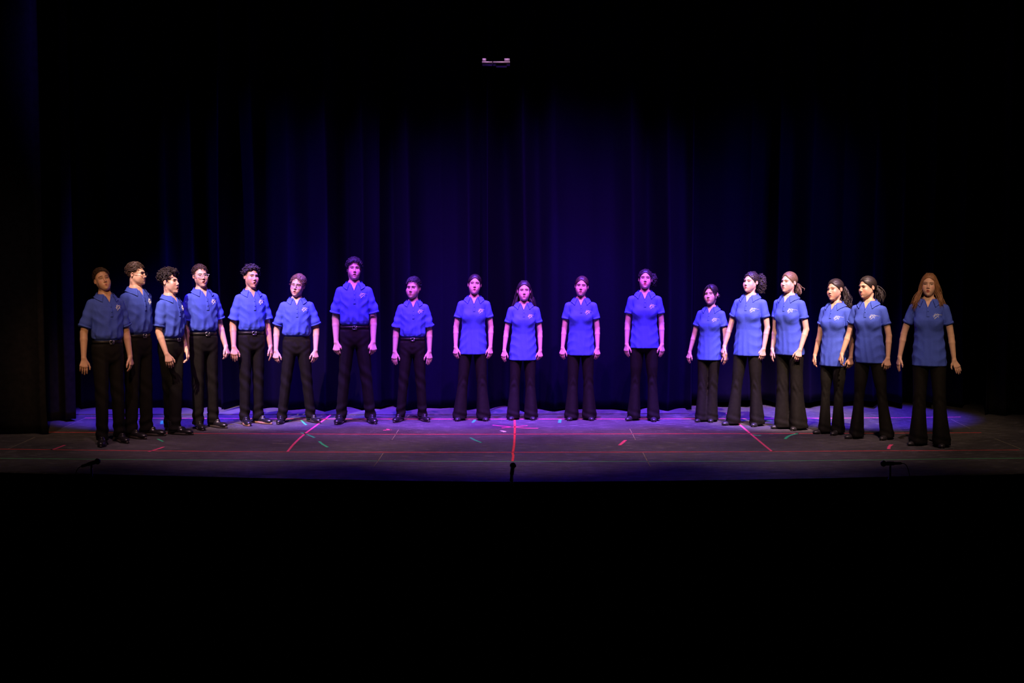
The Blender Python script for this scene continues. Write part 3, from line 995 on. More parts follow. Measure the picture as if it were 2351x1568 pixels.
    hp_, hq_ = surface(lambda x, y, z: np.maximum(headneck(x, y, z), bz0 + 0.01 - z), (-0.16, -0.20, bz0), (0.16, 0.18, 1.80), 0.0040)
    keep = np.ones(len(hq_), bool)
    # skip the chest outside the collar opening (inside the shirt)
    cen = hp_[hq_].mean(1)
    keep &= ~((cen[:, 2] < 1.43) & ((np.abs(cen[:, 0]) > 0.075) | (cen[:, 1] > 0.0)))
    hh = np.stack(to_head(hp_[:, 0], hp_[:, 1], hp_[:, 2]), -1)
    # leave out the scalp that the hair covers completely
    hc_ = hh[hq_].mean(1)
    keep &= ~((hc_[:, 2] > 0.050) & (hc_[:, 1] > -0.015))
    hq_ = hq_[keep]
    hcol = face_color(hh, p)
    used = np.unique(hq_)
    remap = np.full(len(hp_), -1)
    remap[used] = np.arange(len(used))
    hp_, hcol, hq_ = hp_[used], hcol[used], remap[hq_]
    BV, BF, BC = [hp_], [hq_], [hcol]
    nb = len(hp_)
    sk = np.array(SKIN[p['skin']])
    ar = 0.86 if fem else 1.0
    for a in arms:
        kn, tipdirs, fing = [], [], []
        hl = 0.90 if fem else 1.0
        wr, hd, t, n = a['wr'], a['hd'], a['t'], a['n']
        cu = math.radians(a['c'])
        for i, (off, dl, fl) in enumerate(((0.0300, 0.088, 0.074), (0.0100, 0.092, 0.083), (-0.0100, 0.089, 0.077), (-0.0290, 0.081, 0.060))):
            K = wr + (hd * dl + t * off * 1.02) * hl
            sp = t * (off * 1.0)
            c1 = cu * (0.75 + 0.18 * i)
            d1 = hd * math.cos(c1) + n * math.sin(c1) + sp * 1.6
            d1 /= np.linalg.norm(d1)
            c2 = c1 + cu * 1.0
            d2 = hd * math.cos(c2) + n * math.sin(c2)
            d2 /= np.linalg.norm(d2)
            Mi = K + d1 * fl * 0.52 * hl
            Ti = Mi + d2 * fl * 0.46 * hl
            fing.append((K, Mi, Ti))
        th0 = wr + (hd * 0.022 + t * 0.018) * hl
        th1 = wr + (hd * 0.060 + t * 0.047 + n * 0.012) * hl
        th2 = wr + (hd * 0.090 + t * 0.060 + n * 0.020) * hl
        th3 = wr + (hd * 0.112 + t * 0.060 + n * 0.026) * hl
        mid_fore = a['el'] * 0.72 + a['wr'] * 0.28
        def armf(x, y, z, a=a, fing=fing):
            d = cap(x, y, z, a['sh'], a['el'], 0.046 * ar, 0.0375 * ar)
            d = smin(d, cap(x, y, z, a['el'], mid_fore, 0.0375 * ar, 0.0375 * ar), 0.006)
            d = smin(d, cap(x, y, z, mid_fore, a['wr'], 0.0375 * ar, 0.0250 * ar), 0.006)
            palm = None
            for K, Mi, Ti in fing:
                m = cap(x, y, z, a['wr'] + (K - a['wr']) * 0.16, K - a['n'] * 0.002, 0.0150 * hl, 0.0115 * hl)
                palm = m if palm is None else smin(palm, m, 0.010)
            palm = smin(palm, cap(x, y, z, th0, th1, 0.0150 * hl, 0.0115 * hl), 0.016)
            for K, Mi, Ti in fing:
                fd = np.minimum(cap(x, y, z, K, Mi, 0.0092 * hl, 0.0082 * hl), cap(x, y, z, Mi, Ti, 0.0082 * hl, 0.0066 * hl))
                palm = smin(palm, fd, 0.0035)
            td = smin(cap(x, y, z, th1, th2, 0.0108 * hl, 0.0092 * hl), cap(x, y, z, th2, th3, 0.0092 * hl, 0.0072 * hl), 0.004)
            palm = smin(palm, td, 0.005)
            return smin(d, palm, 0.016)
        pts = np.array([a['sh'], a['el'], a['wr']] + [q for fg in fing for q in fg] + [th1, th2, th3])
        lo, hi = pts.min(0) - 0.06, pts.max(0) + 0.06
        st = a['sh'] + a['u'] * (slen - 0.05)
        hi[2] = st[2]
        ap, aq = surface(armf, lo, hi, 0.0047)
        # hand and elbow colouring: knuckles and fingertips a little redder
        cc = np.tile(sk, (len(ap), 1))
        for K, Mi, Ti in fing:
            for q, rr in ((K, 0.010), (Mi, 0.009), (Ti, 0.011)):
                g = np.exp(-(np.linalg.norm(ap - q, axis=1) / rr) ** 2)
                cc *= 1 - g[:, None] * np.array([0.02, 0.16, 0.14])
        BV.append(ap)
        BF.append(aq + nb)
        BC.append(cc)
        nb += len(ap)
    # trunk and legs hidden by the clothes
    fl, fr_ = lf0, lf1
    def trunk(x, y, z):
        d = loft(x, y, z, [0.80, 0.92, 1.06, 1.30, 1.40, 1.45], np.zeros(6), np.full(6, 0.006), np.array([.07, .10, .10, .11, .10, .05]) * W,
                 np.array([.05, .07, .065, .07, .06, .045]))
        d = np.maximum(np.maximum(d, 0.85 - z), z - 1.45)
        for sd, ff in ((-1, fl), (1, fr_)):
            d = smin(d, cap(x, y, z, (sd * 0.085, 0.005, 0.88), ((sd * 0.085 + ff[0]) / 2, ff[1] / 2 - 0.005, 0.48), 0.048, 0.036), 0.02)
            d = smin(d, cap(x, y, z, ((sd * 0.085 + ff[0]) / 2, ff[1] / 2 - 0.005, 0.48), (ff[0], ff[1] + 0.01, 0.07), 0.036, 0.028), 0.02)
            d = smin(d, cap(x, y, z, (ff[0], ff[1] + 0.01, 0.06), (ff[0], ff[1] - 0.06, 0.04), 0.028, 0.02), 0.02)
            a_ = arms[0 if sd < 0 else 1]
            d = smin(d, cap(x, y, z, (sd * 0.04, 0.008, 1.38), a_['sh'] + a_['u'] * 0.12, 0.045, 0.036), 0.03)
        return d
    tp, tq = surface(trunk, (-0.36, -0.30, 0.0), (0.36, 0.30, 1.48), 0.028)
    BV.append(tp)
    BF.append(tq + nb)
    BC.append(np.tile(sk, (len(tp), 1)))
    body = obj('person', make_mesh('body', xf(np.concatenate(BV)), np.concatenate(BF), M['skin'], colors=np.concatenate(BC)))
    body.location = (mid[0], mid[1], 0)
    body.rotation_euler = (0, 0, yaw)
    tag(body, p['label'], 'person', 'choir members')
    # ---- polo shirt
    sh_o = obj('polo_shirt', make_mesh('polo_shirt', xf(P), Q, M['polo']), body)
    # collar
    n, m = 46, 7
    f0_ = math.radians(34)
    phi = np.linspace(f0_, 2 * math.pi - f0_, n)
    G = []
    fr = 0.5 + 0.5 * np.cos(phi)
    for k in range(m):
        s = k / (m - 1)
        rx = 0.061 + 0.002 * fr
        cz = 1.498 - 0.046 * fr ** 1.5 + 0.010 * np.sin(math.pi * min(s * 2.2, 1))
        F = np.stack([rx * np.sin(phi), 0.014 - rx * np.cos(phi), cz], -1)
        drop = 0.046 + 0.014 * fr ** 5
        out = 0.026 + 0.006 * fr
        O = np.stack([np.sin(phi) * (rx + out) + np.sign(np.sin(phi)) * 0.012 * fr ** 4, 0.014 - np.cos(phi) * (rx + out * 0.8), cz - drop], -1)
        G.append(F + (O - F) * s + np.array([0, 0, 0.010 * math.sin(math.pi * s)]))
    G = np.array(G)
    flat = push_out(lambda x, y, z: np.minimum(shirt_solid(x, y, z), headneck(x, y, z)), G.reshape(-1, 3), 0.0065)
    inner = flat + 0
    ctr = np.stack([np.zeros(len(flat)), np.full(len(flat), 0.014), flat[:, 2] - 0.03], -1)
    dirn = flat - ctr
    dirn /= np.linalg.norm(dirn, axis=1, keepdims=True)
    outer = flat + dirn * 0.0035
    i = np.arange(m - 1)[:, None]
    j = np.arange(n - 1)[None]
    q = np.stack([i * n + j, (i + 1) * n + j, (i + 1) * n + j + 1, i * n + j + 1], -1).reshape(-1, 4)
    N = n * m
    jj = np.arange(n - 1)
    ii = np.arange(m - 1)
    rim = np.concatenate([np.stack([jj, jj + 1, jj + 1 + N, jj + N], -1), np.stack([(m - 1) * n + jj + 1, (m - 1) * n + jj, (m - 1) * n + jj + N, (m - 1) * n + jj + 1 + N], -1),
                          np.stack([ii * n + n, ii * n, ii * n + N, ii * n + n + N], -1), np.stack([ii * n + n - 1, ii * n + 2 * n - 1, ii * n + 2 * n - 1 + N, ii * n + n - 1 + N], -1)])
    co = Soup()
    co.add(np.concatenate([inner, outer]), np.concatenate([q[:, ::-1], q + N, rim]))
    for sg in (-1, 1):      # turned edges of the open throat
        ez_ = np.linspace(Vz - 0.004, 1.468, 14)
        exx = sg * np.maximum(0.40 * (ez_ - Vz), 0.0) + sg * 0.002
        eyy = trace_front(shirt_solid, exx, ez_) + 0.001
        co.add(*tubes(np.stack([exx, eyy, ez_], -1)[None], np.full((1, 14), 0.0052), 6))
    co.build('collar', M['polo'], sh_o, xf=xf)
    # placket and buttons
    pz1, pz0 = Vz + 0.004, (1.315 if fem else 1.265)
    gu, gz = np.meshgrid(np.linspace(-0.014, 0.014, 5), np.linspace(pz0, pz1, 16))
    ux = gu.ravel() + 0.004
    uz = gz.ravel()
    yy = trace_front(shirt, ux, uz)
    fro = np.stack([ux, yy - 0.0028, uz], -1)
    bak = np.stack([ux, yy + 0.004, uz], -1)
    i = np.arange(15)[:, None]
    j = np.arange(4)[None]
    q = np.stack([i * 5 + j, i * 5 + j + 1, (i + 1) * 5 + j + 1, (i + 1) * 5 + j], -1).reshape(-1, 4)
    i1, j1 = np.arange(15), np.arange(4)
    rim = np.concatenate([np.stack([i1 * 5 + 5, i1 * 5 + 85, i1 * 5 + 80, i1 * 5], -1), np.stack([i1 * 5 + 4, i1 * 5 + 84, i1 * 5 + 89, i1 * 5 + 9], -1),
                          np.stack([j1, j1 + 80, j1 + 81, j1 + 1], -1), np.stack([75 + j1 + 1, 75 + j1 + 81, 75 + j1 + 80, 75 + j1], -1)])
    obj('placket', make_mesh('placket', xf(np.concatenate([fro, bak])), np.concatenate([q, q[:, ::-1] + 80, rim]), M['polo']), sh_o)
    for bz in ((Vz - 0.030,) if fem else (Vz - 0.035, Vz - 0.085)):
        by = float(trace_front(shirt, np.array([0.004]), np.array([bz]))[0])
        V, Qb = lathe([(0.0004, 0.0045), (0.0045, 0.0045), (0.0055, 0.003), (0.0055, -0.001)], 12)
        V = np.stack([V[:, 0] + 0.004, by - 0.0025 - V[:, 2], V[:, 1] + bz], -1)
        obj('button', make_mesh('button', xf(V), Qb, M['button']), sh_o)
    # embroidered script on the chest
    lw = 0.086
    lx, lz = (0.046 if fem else 0.052) * W, (1.352 if fem else 1.385)
    so = Soup()
    for pl, r in LOGO:
        c3 = spline(np.array([(u, v, 0) for u, v in pl]), 14)
        X, Zz = lx + c3[:, 0] * lw, lz - c3[:, 1] * lw
        Y = trace_front(shirt, X, Zz) - 0.0012
        so.add(*tubes(np.stack([X, Y, Zz], -1)[None], np.full((1, 14), r), 6))
    lo_o = so.build('chest_embroidery', M['thread'], sh_o, xf=xf)
    lo_o['label'] = 'white script letters HST'
    # sleeve bands
    for a in arms:
        E = a['sh'] + a['u'] * slen + np.array([a['sd'] * (0.004 if fem else 0.010), 0, 0])
        A = a['sh'] + np.array([-a['sd'] * 0.020, 0.004, -0.010])
        ax_ = E + a['u'] * 0.05 - A
        L_ = np.linalg.norm(ax_)
        ax_ /= L_
        bl = 0.024 if fem else 0.018
        Rm = np.array(Vector(ax_).to_track_quat('Z', 'Y').to_matrix())
        tcut = (E - A) @ ax_
        rr = sr0 + (sr1 - sr0) * tcut / L_
        th = np.arange(28) * 2 * math.pi / 28
        e_ = 0.0022 if fem else 0.0030
        prof = [(rr - 0.004, -bl), (rr + e_, -bl + 0.001), (rr + e_, -0.001), (rr - 0.010, 0.001)]
        V, Qc = lathe(prof, 28)
        an = np.arctan2(V[:, 1], V[:, 0])
        if not fem:
            V[:, :2] *= (1 + 0.03 * np.sin(an * 3 + ph[7]))[:, None]
        V = V @ Rm.T + A + ax_ * tcut
        obj('sleeve_band', make_mesh('sleeve_band', xf(V), Qc, M['polo']), sh_o)
    # ---- trousers
    top_z = (hem + 0.035) if fem else 1.035
    feet = []
    for sd, ff in ((-1, lf0), (1, lf1)):
        feet.append((sd, ff))
    if fem:
        lz_ = [0.018, 0.06, 0.18, 0.30, 0.42, 0.50, 0.62, 0.76, 0.88, 0.98]
        la = np.array([.084, .083, .074, .065, .059, .060, .067, .075, .080, .080]) * (0.4 + 0.6 * W) * p.get('flare', 1.0)
        lb = np.array([.108, .103, .088, .074, .065, .066, .074, .084, .092, .092]) * (0.4 + 0.6 * W) * p.get('flare', 1.0)
        la[6:] /= p.get('flare', 1.0)
        lb[6:] /= p.get('flare', 1.0)
        hipx = 0.076 * W
    else:
        lz_ = [0.045, 0.09, 0.18, 0.30, 0.42, 0.50, 0.62, 0.76, 0.88, 0.98]
        la = np.array([.060, .058, .057, .058, .060, .062, .068, .076, .081, .081]) * (0.35 + 0.65 * W)
        lb = np.array([.072, .069, .068, .071, .073, .075, .080, .089, .098, .098]) * (0.35 + 0.65 * W)
        hipx = 0.074 * W
    lz_ = np.array(lz_)
    tz = np.clip((lz_ - 0.05) / 0.85, 0, 1)
    kb = -0.015 * np.sin(np.clip(lz_ / 0.95, 0, 1) * math.pi)
    def trousers(x, y, z):
        d = loft(x, y, z, [0.78, 0.84, 0.92, 1.00, 1.05], np.zeros(5), np.full(5, 0.008), np.array([.10, .140, .152, .146, .142]) * W,
                 np.array([.07, .098, .110, .104, .100]) * (0.5 + 0.5 * W), 2.2)
        d = smax(d, 0.80 - z, 0.03)
        for i, (sd, ff) in enumerate(feet):
            cxs = ff[0] + (sd * hipx - ff[0]) * tz
            cys = ff[1] + (0.010 - ff[1]) * tz + kb + (0.0 if fem else 0.012) * (1 - tz)
            g = loft(x, y, z, lz_, cxs, cys, la, lb)
            th = np.arctan2(x - np.interp(z, lz_, cxs), -(y - np.interp(z, lz_, cys)))
            if fem:
                g = g + 0.004 * np.sin(z * 50 + 2.2 * np.sin(th * 1.5 + ph[9 + i]) + 6 * np.abs(th)) * np.exp(-((z - 0.46) / 0.08) ** 2)
                g = g + 0.005 * np.sin(th * 4 + ph[11 + i]) * sstep(0.40, 0.05, z)
                g = g + 0.004 * np.sin(z * 70 + th * 2 + ph[10]) * np.exp(-((z - 0.07) / 0.05) ** 2)
            else:
                g = g + 0.006 * np.sin(z * 62 + 2.0 * np.sin(th + ph[9 + i])) * np.exp(-((z - 0.12) / 0.08) ** 2)
                g = g + 0.004 * np.sin(z * 40 + 2.5 * th + ph[11 + i]) * np.exp(-((z - 0.50) / 0.12) ** 2)
                g = g - 0.004 * np.exp(-(th / 0.16) ** 2) * sstep(0.95, 0.7, z)
            g = smax(g, lz_[0] - z, 0.008)
            g = np.maximum(g, z - 0.98)
            d = smin(d, g, 0.022)
        d = d + 0.0025 * np.sin(np.abs(x) * 60 - (z - 0.8) * 70 + ph[13]) * np.exp(-((z - 0.86) / 0.06) ** 2)
        return np.maximum(d, z - top_z)
    ex = max(abs(lf0[0]), abs(lf1[0]), 0.1) + 0.16
    ey = max(abs(lf0[1]), abs(lf1[1])) + 0.20
    P, Q = surface(trousers, (-max(ex, 0.22), -ey, 0.0), (max(ex, 0.22), ey, top_z + 0.03), 0.0105)
    tr_o = obj('trousers', make_mesh('trousers', xf(P), Q, M['trouser_f' if fem else 'trouser_m']), body)
    if not fem and p['belt']:
        th = np.arange(48) * 2 * math.pi / 48
        ba, bb = np.interp(1.02, [1.00, 1.05], [.146, .142]) * W, np.interp(1.02, [1.0, 1.05], [.104, .100]) * (0.5 + 0.5 * W)
        ring = lambda e, z: np.stack([np.sign(np.sin(th)) * np.abs(np.sin(th)) ** 0.95 * (ba + e), 0.008 - np.sign(np.cos(th)) * np.abs(np.cos(th)) ** 0.95 * (bb + e), np.full(48, z)], -1)
        V = np.concatenate([ring(0.000, 1.001), ring(0.007, 1.003), ring(0.007, 1.031), ring(0.0, 1.033)])
        i = np.arange(3)[:, None]
        j = np.arange(48)[None]
        Qr = np.stack([i * 48 + j, i * 48 + (j + 1) % 48, (i + 1) * 48 + (j + 1) % 48, (i + 1) * 48 + j], -1).reshape(-1, 4)
        be = obj('belt', make_mesh('belt', xf(V), Qr, M['belt']), tr_o)
        yb = 0.008 - bb - 0.012
        cs = np.array([(-0.021, -0.017), (0.021, -0.017), (0.021, 0.017), (-0.021, 0.017), (-0.021, -0.017)])
        pts = np.stack([cs[:, 0], np.full(5, yb), 1.016 + cs[:, 1]], -1)
        so = Soup()
        for k in range(4):
            so.add(*tubes(pts[None, k:k + 2], np.full((1, 2), 0.003), 6))
        so.add(*tubes(np.array([[[0, yb, 1.016], [0.02, yb - 0.001, 1.016]]]), np.full((1, 2), 0.0022), 6))
        bu = so.build('buckle', M['metal'], be, xf=xf)
        bu['label'] = 'steel belt buckle'
    # ---- shoes
    for i, (sd, ff) in enumerate(feet):
        toe = p.get('toe', (14, 14))[i] * sd
        k = 0.90 if fem else 1.04
        Rf = rot(toe)[:2, :2]
        def place(V, ff=ff, Rf=Rf, k=k):
            V = np.array(V, float)
            V[:, :2] = (V[:, :2] * k) @ Rf.T + ff
            V[:, 2] *= k
            return V
        if fem:
            def shoe(x, y, z):
                d = cap(x, y, z, (0, 0.050, 0.040), (0, -0.060, 0.036), 0.034, 0.038)
                d = smin(d, ell(x + 0.006 * sd, y + 0.120, z - 0.022, 0.040, 0.062, 0.030), 0.03)
                d = smin(d, cap(x, y, z, (0, 0.035, 0.05), (0, 0.045, 0.13), 0.038, 0.036), 0.02)
                d = d + 0.0015 * np.sin(y * 190 + 2 * np.sin(x * 60)) * np.exp(-((y + 0.08) / 0.03) ** 2)
                return smax(np.maximum(d, z - 0.13), 0.006 - z, 0.005)
        else:
            def shoe(x, y, z):
                d = cap(x, y, z, (0, 0.055, 0.045), (0, -0.050, 0.046), 0.032, 0.036)
                d = smin(d, ell(x + 0.004 * sd, y + 0.135, z - 0.030, 0.041, 0.072, 0.031), 0.03)
                d = smin(d, cap(x, y, z, (0, 0.030, 0.055), (0, 0.045, 0.14), 0.040, 0.038), 0.02)
                d = smin(d, ell(x, y + 0.045, z - 0.075, 0.024, 0.045, 0.016), 0.012)
                d = d + 0.0018 * np.exp(-((y + 0.118 - 1.2 * x * x / 0.04) / 0.004) ** 2)
                return smax(np.maximum(d, z - 0.14), 0.020 - z, 0.004)
        sp, sq = surface(shoe, (-0.06, -0.22, 0.0), (0.06, 0.11, 0.15), 0.0060)
        s_o = obj('shoe', make_mesh('shoe', xf(place(sp)), sq, M['soft_leather' if fem else 'leather']), body)
        # sole
        tt = np.linspace(0, 2 * math.pi, 36, endpoint=False)
        yv = -0.062 - 0.150 * np.cos(tt)
        wv = np.interp(yv, [-0.212, -0.17, -0.11, -0.02, 0.06, 0.088], [0.5, 1.0, 1.08, 0.82, 0.86, 0.6]) * 0.0415
        xv = np.sin(tt) * wv - 0.004 * sd
        r0 = np.stack([xv, yv, np.full(36, 0.0015)], -1)
        zt = 0.010 if fem else 0.023
        r1 = np.stack([xv, yv, np.full(36, zt)], -1)
        if fem:
            r0[:, :2] *= 0.86
            r1[:, :2] *= 0.86
        j = np.arange(36)
        Qs = np.stack([j, (j + 1) % 36, (j + 1) % 36 + 36, j + 36], -1)
        c0 = np.stack([np.zeros(34, int), np.arange(2, 36), np.arange(1, 35)], -1)
        c1 = np.stack([np.zeros(34, int), np.arange(1, 35), np.arange(2, 36)], -1) + 36
        obj('sole', make_mesh('sole', xf(place(np.concatenate([r0, r1]))), [Qs, np.concatenate([c0, c1])], M['tan_sole' if p['tan'] else 'sole'], smooth=False), s_o)
        if not fem:
            so = Soup()
            for k2 in range(4):
                yl_ = -0.020 - 0.018 * k2
                zl = 0.094 - 0.006 * k2
                c3 = spline([(-0.020, yl_ + 0.004, zl - 0.010), (-0.008, yl_, zl), (0.008, yl_, zl), (0.020, yl_ - 0.004, zl - 0.010)], 8)
                so.add(*tubes(c3[None], np.full((1, 8), 0.0022), 5))
            for sg in (-1, 1):
                c3 = spline([(0, -0.018, 0.096), (sg * 0.016, -0.022, 0.102), (sg * 0.026, -0.026, 0.090), (sg * 0.008, -0.020, 0.094)], 12)
                so.add(*tubes(c3[None], np.full((1, 12), 0.002), 5))
            V, F = so.get()
            obj('laces', make_mesh('laces', xf(place(V)), F, M['leather']), s_o)
    # ---- face details
    hf = lambda x, y, z: head_sdf(x, y, z, p)
    eo = p['eye']
    for sg in (-1, 1):
        nu, nv = 13, 7
        u = np.linspace(-1, 1, nu)
        v = np.linspace(-1, 1, nv)
        U, Vv = np.meshgrid(u, v)
        hgt = np.where(Vv > 0, 0.0062, 0.0042) * eo * np.sqrt(np.maximum(1 - np.abs(U) ** 2.2, 0))
        X = sg * 0.0315 + U * 0.0148
        Zz = 0.0005 + Vv * hgt + sg * U * 0.0008
        Y = trace_front(hf, X.ravel(), Zz.ravel()).reshape(X.shape) - 0.0012 - 0.0025 * (1 - U ** 2)
        V = np.stack([X, Y, Zz], -1).reshape(-1, 3)
        bk = V + np.array([0, 0.004, 0])
        i = np.arange(nv - 1)[:, None]
        j = np.arange(nu - 1)[None]
        q = np.stack([i * nu + j, i * nu + j + 1, (i + 1) * nu + j + 1, (i + 1) * nu + j], -1).reshape(-1, 4)
        qc = V[q].mean(1)
        gx = p.get('gaze', 0.0)
        ir = ((qc[:, 0] - sg * 0.0315 - gx) ** 2 + (qc[:, 2] - 0.001) ** 2) < 0.0058 ** 2
        Qe = np.concatenate([q, q[:, ::-1] + nu * nv])
        mi = np.concatenate([ir.astype(int), np.zeros(len(q), int)])
        eo_ = obj('eye', make_mesh('eye', hx(np.concatenate([V, bk])), Qe, [M['eye_white'], M['iris']], midx=mi), body)
        so = Soup()
        lash = V.reshape(nv, nu, 3)[-1] + np.array([0, -0.0010, 0.0004])
        so.add(*tubes(lash[None], np.linspace(0.0012, 0.0019, nu)[None][:, ::sg], 5))
        so.build('eyelash', M['hair_' + ('dark' if p['hair'] != 'black' else 'black')], eo_, xf=hx)
        bx = np.linspace(0.012, 0.050, 12)
        bz = 0.0215 + p['brow'] * 0.004 * (1 - (bx - 0.012) / 0.038) + 0.0045 * np.sin((bx - 0.012) / 0.038 * 2.4) - 0.004 * ((bx - 0.012) / 0.038) ** 2
        by = trace_front(hf, sg * bx, bz) - 0.0006
        so = Soup()
        br = (0.0024 if fem else 0.0032) * np.array([.6, .9, 1, 1, 1, 1, .95, .9, .8, .7, .5, .25])
        Vt, Qt, Tt = tubes(np.stack([sg * bx, by, bz], -1)[None], br[None], 6)
        so.add(Vt, Qt, Tt)
        bh = p['hair'] if p['hair'] not in ('blonde', 'light', 'auburn') else 'brown'
        so.build('eyebrow', M['hair_' + bh], body, xf=hx)
    if p['open'] > 0.3:
        a_ = np.linspace(-1, 1, 9)
        dr = 0.014 * p['open']
        X = a_ * 0.0125
        Yt = -0.0905 + 0.006 * a_ ** 2
        so = Soup()
        z0, z1 = -0.0645, -0.0600
        Vt = np.concatenate([np.stack([X, Yt, np.full(9, z0)], -1), np.stack([X, Yt - 0.001, np.full(9, z1)], -1), np.stack([X, Yt + 0.004, np.full(9, z0)], -1), np.stack([X, Yt + 0.004, np.full(9, z1)], -1)])
        j = np.arange(8)
        so.add(Vt, np.concatenate([np.stack([j, j + 1, j + 10, j + 9], -1), np.stack([j + 1, j, j + 18, j + 19], -1)]))
        so.build('teeth', M['teeth'], body, xf=hx)
    if p['glasses']:
        gm = M['frame_' + p['glasses'][0]]
        so = Soup()
        hw, hh_ = p['glasses'][1]
        gy = -0.1045
        th = np.linspace(0, 2 * math.pi, 33)
        for sg in (-1, 1):
            X = sg * 0.034 + hw * np.sign(np.cos(th)) * np.abs(np.cos(th)) ** 0.75
            Zz = -0.003 + hh_ * np.sign(np.sin(th)) * np.abs(np.sin(th)) ** 0.75
            Yg = gy + 0.006 * ((np.abs(X) - 0.01) / 0.05) ** 2
            so.add(*tubes(np.stack([X, Yg, Zz], -1)[None], np.full((1, 33), 0.0020), 6))
            tmp = spline([(sg * (0.034 + hw), gy + 0.006, 0.006), (sg * 0.078, -0.085, 0.008), (sg * 0.084, -0.02, 0.010), (sg * 0.082, 0.02, 0.004)], 14)
            so.add(*tubes(tmp[None], np.full((1, 14), 0.0022), 6))
        brg = spline([(-0.034 + hw, gy, 0.004), (0, gy - 0.004, 0.007), (0.034 - hw, gy, 0.004)], 8)
        so.add(*tubes(brg[None], np.full((1, 8), 0.0022), 6))
        g_o = so.build('glasses', gm, body, xf=hx)
        for sg in (-1, 1):
            X = sg * 0.034 + hw * np.sign(np.cos(th[:-1])) * np.abs(np.cos(th[:-1])) ** 0.75
            Zz = -0.003 + hh_ * np.sign(np.sin(th[:-1])) * np.abs(np.sin(th[:-1])) ** 0.75
            Yg = gy + 0.006 * ((np.abs(X) - 0.01) / 0.05) ** 2
            V = np.concatenate([np.stack([X, Yg, Zz], -1), [[sg * 0.034, gy + 0.0005, -0.003]]])
            j = np.arange(32)
            obj('lens', make_mesh('lens', hx(V), np.stack([j, (j + 1) % 32, np.full(32, 32)], -1), M['lens']), g_o)
    hair(p, body, hx, rg, fem)
    return body

SC = np.array([0, 0.018, 0.032])
SR = np.array([0.073, 0.092, 0.084])

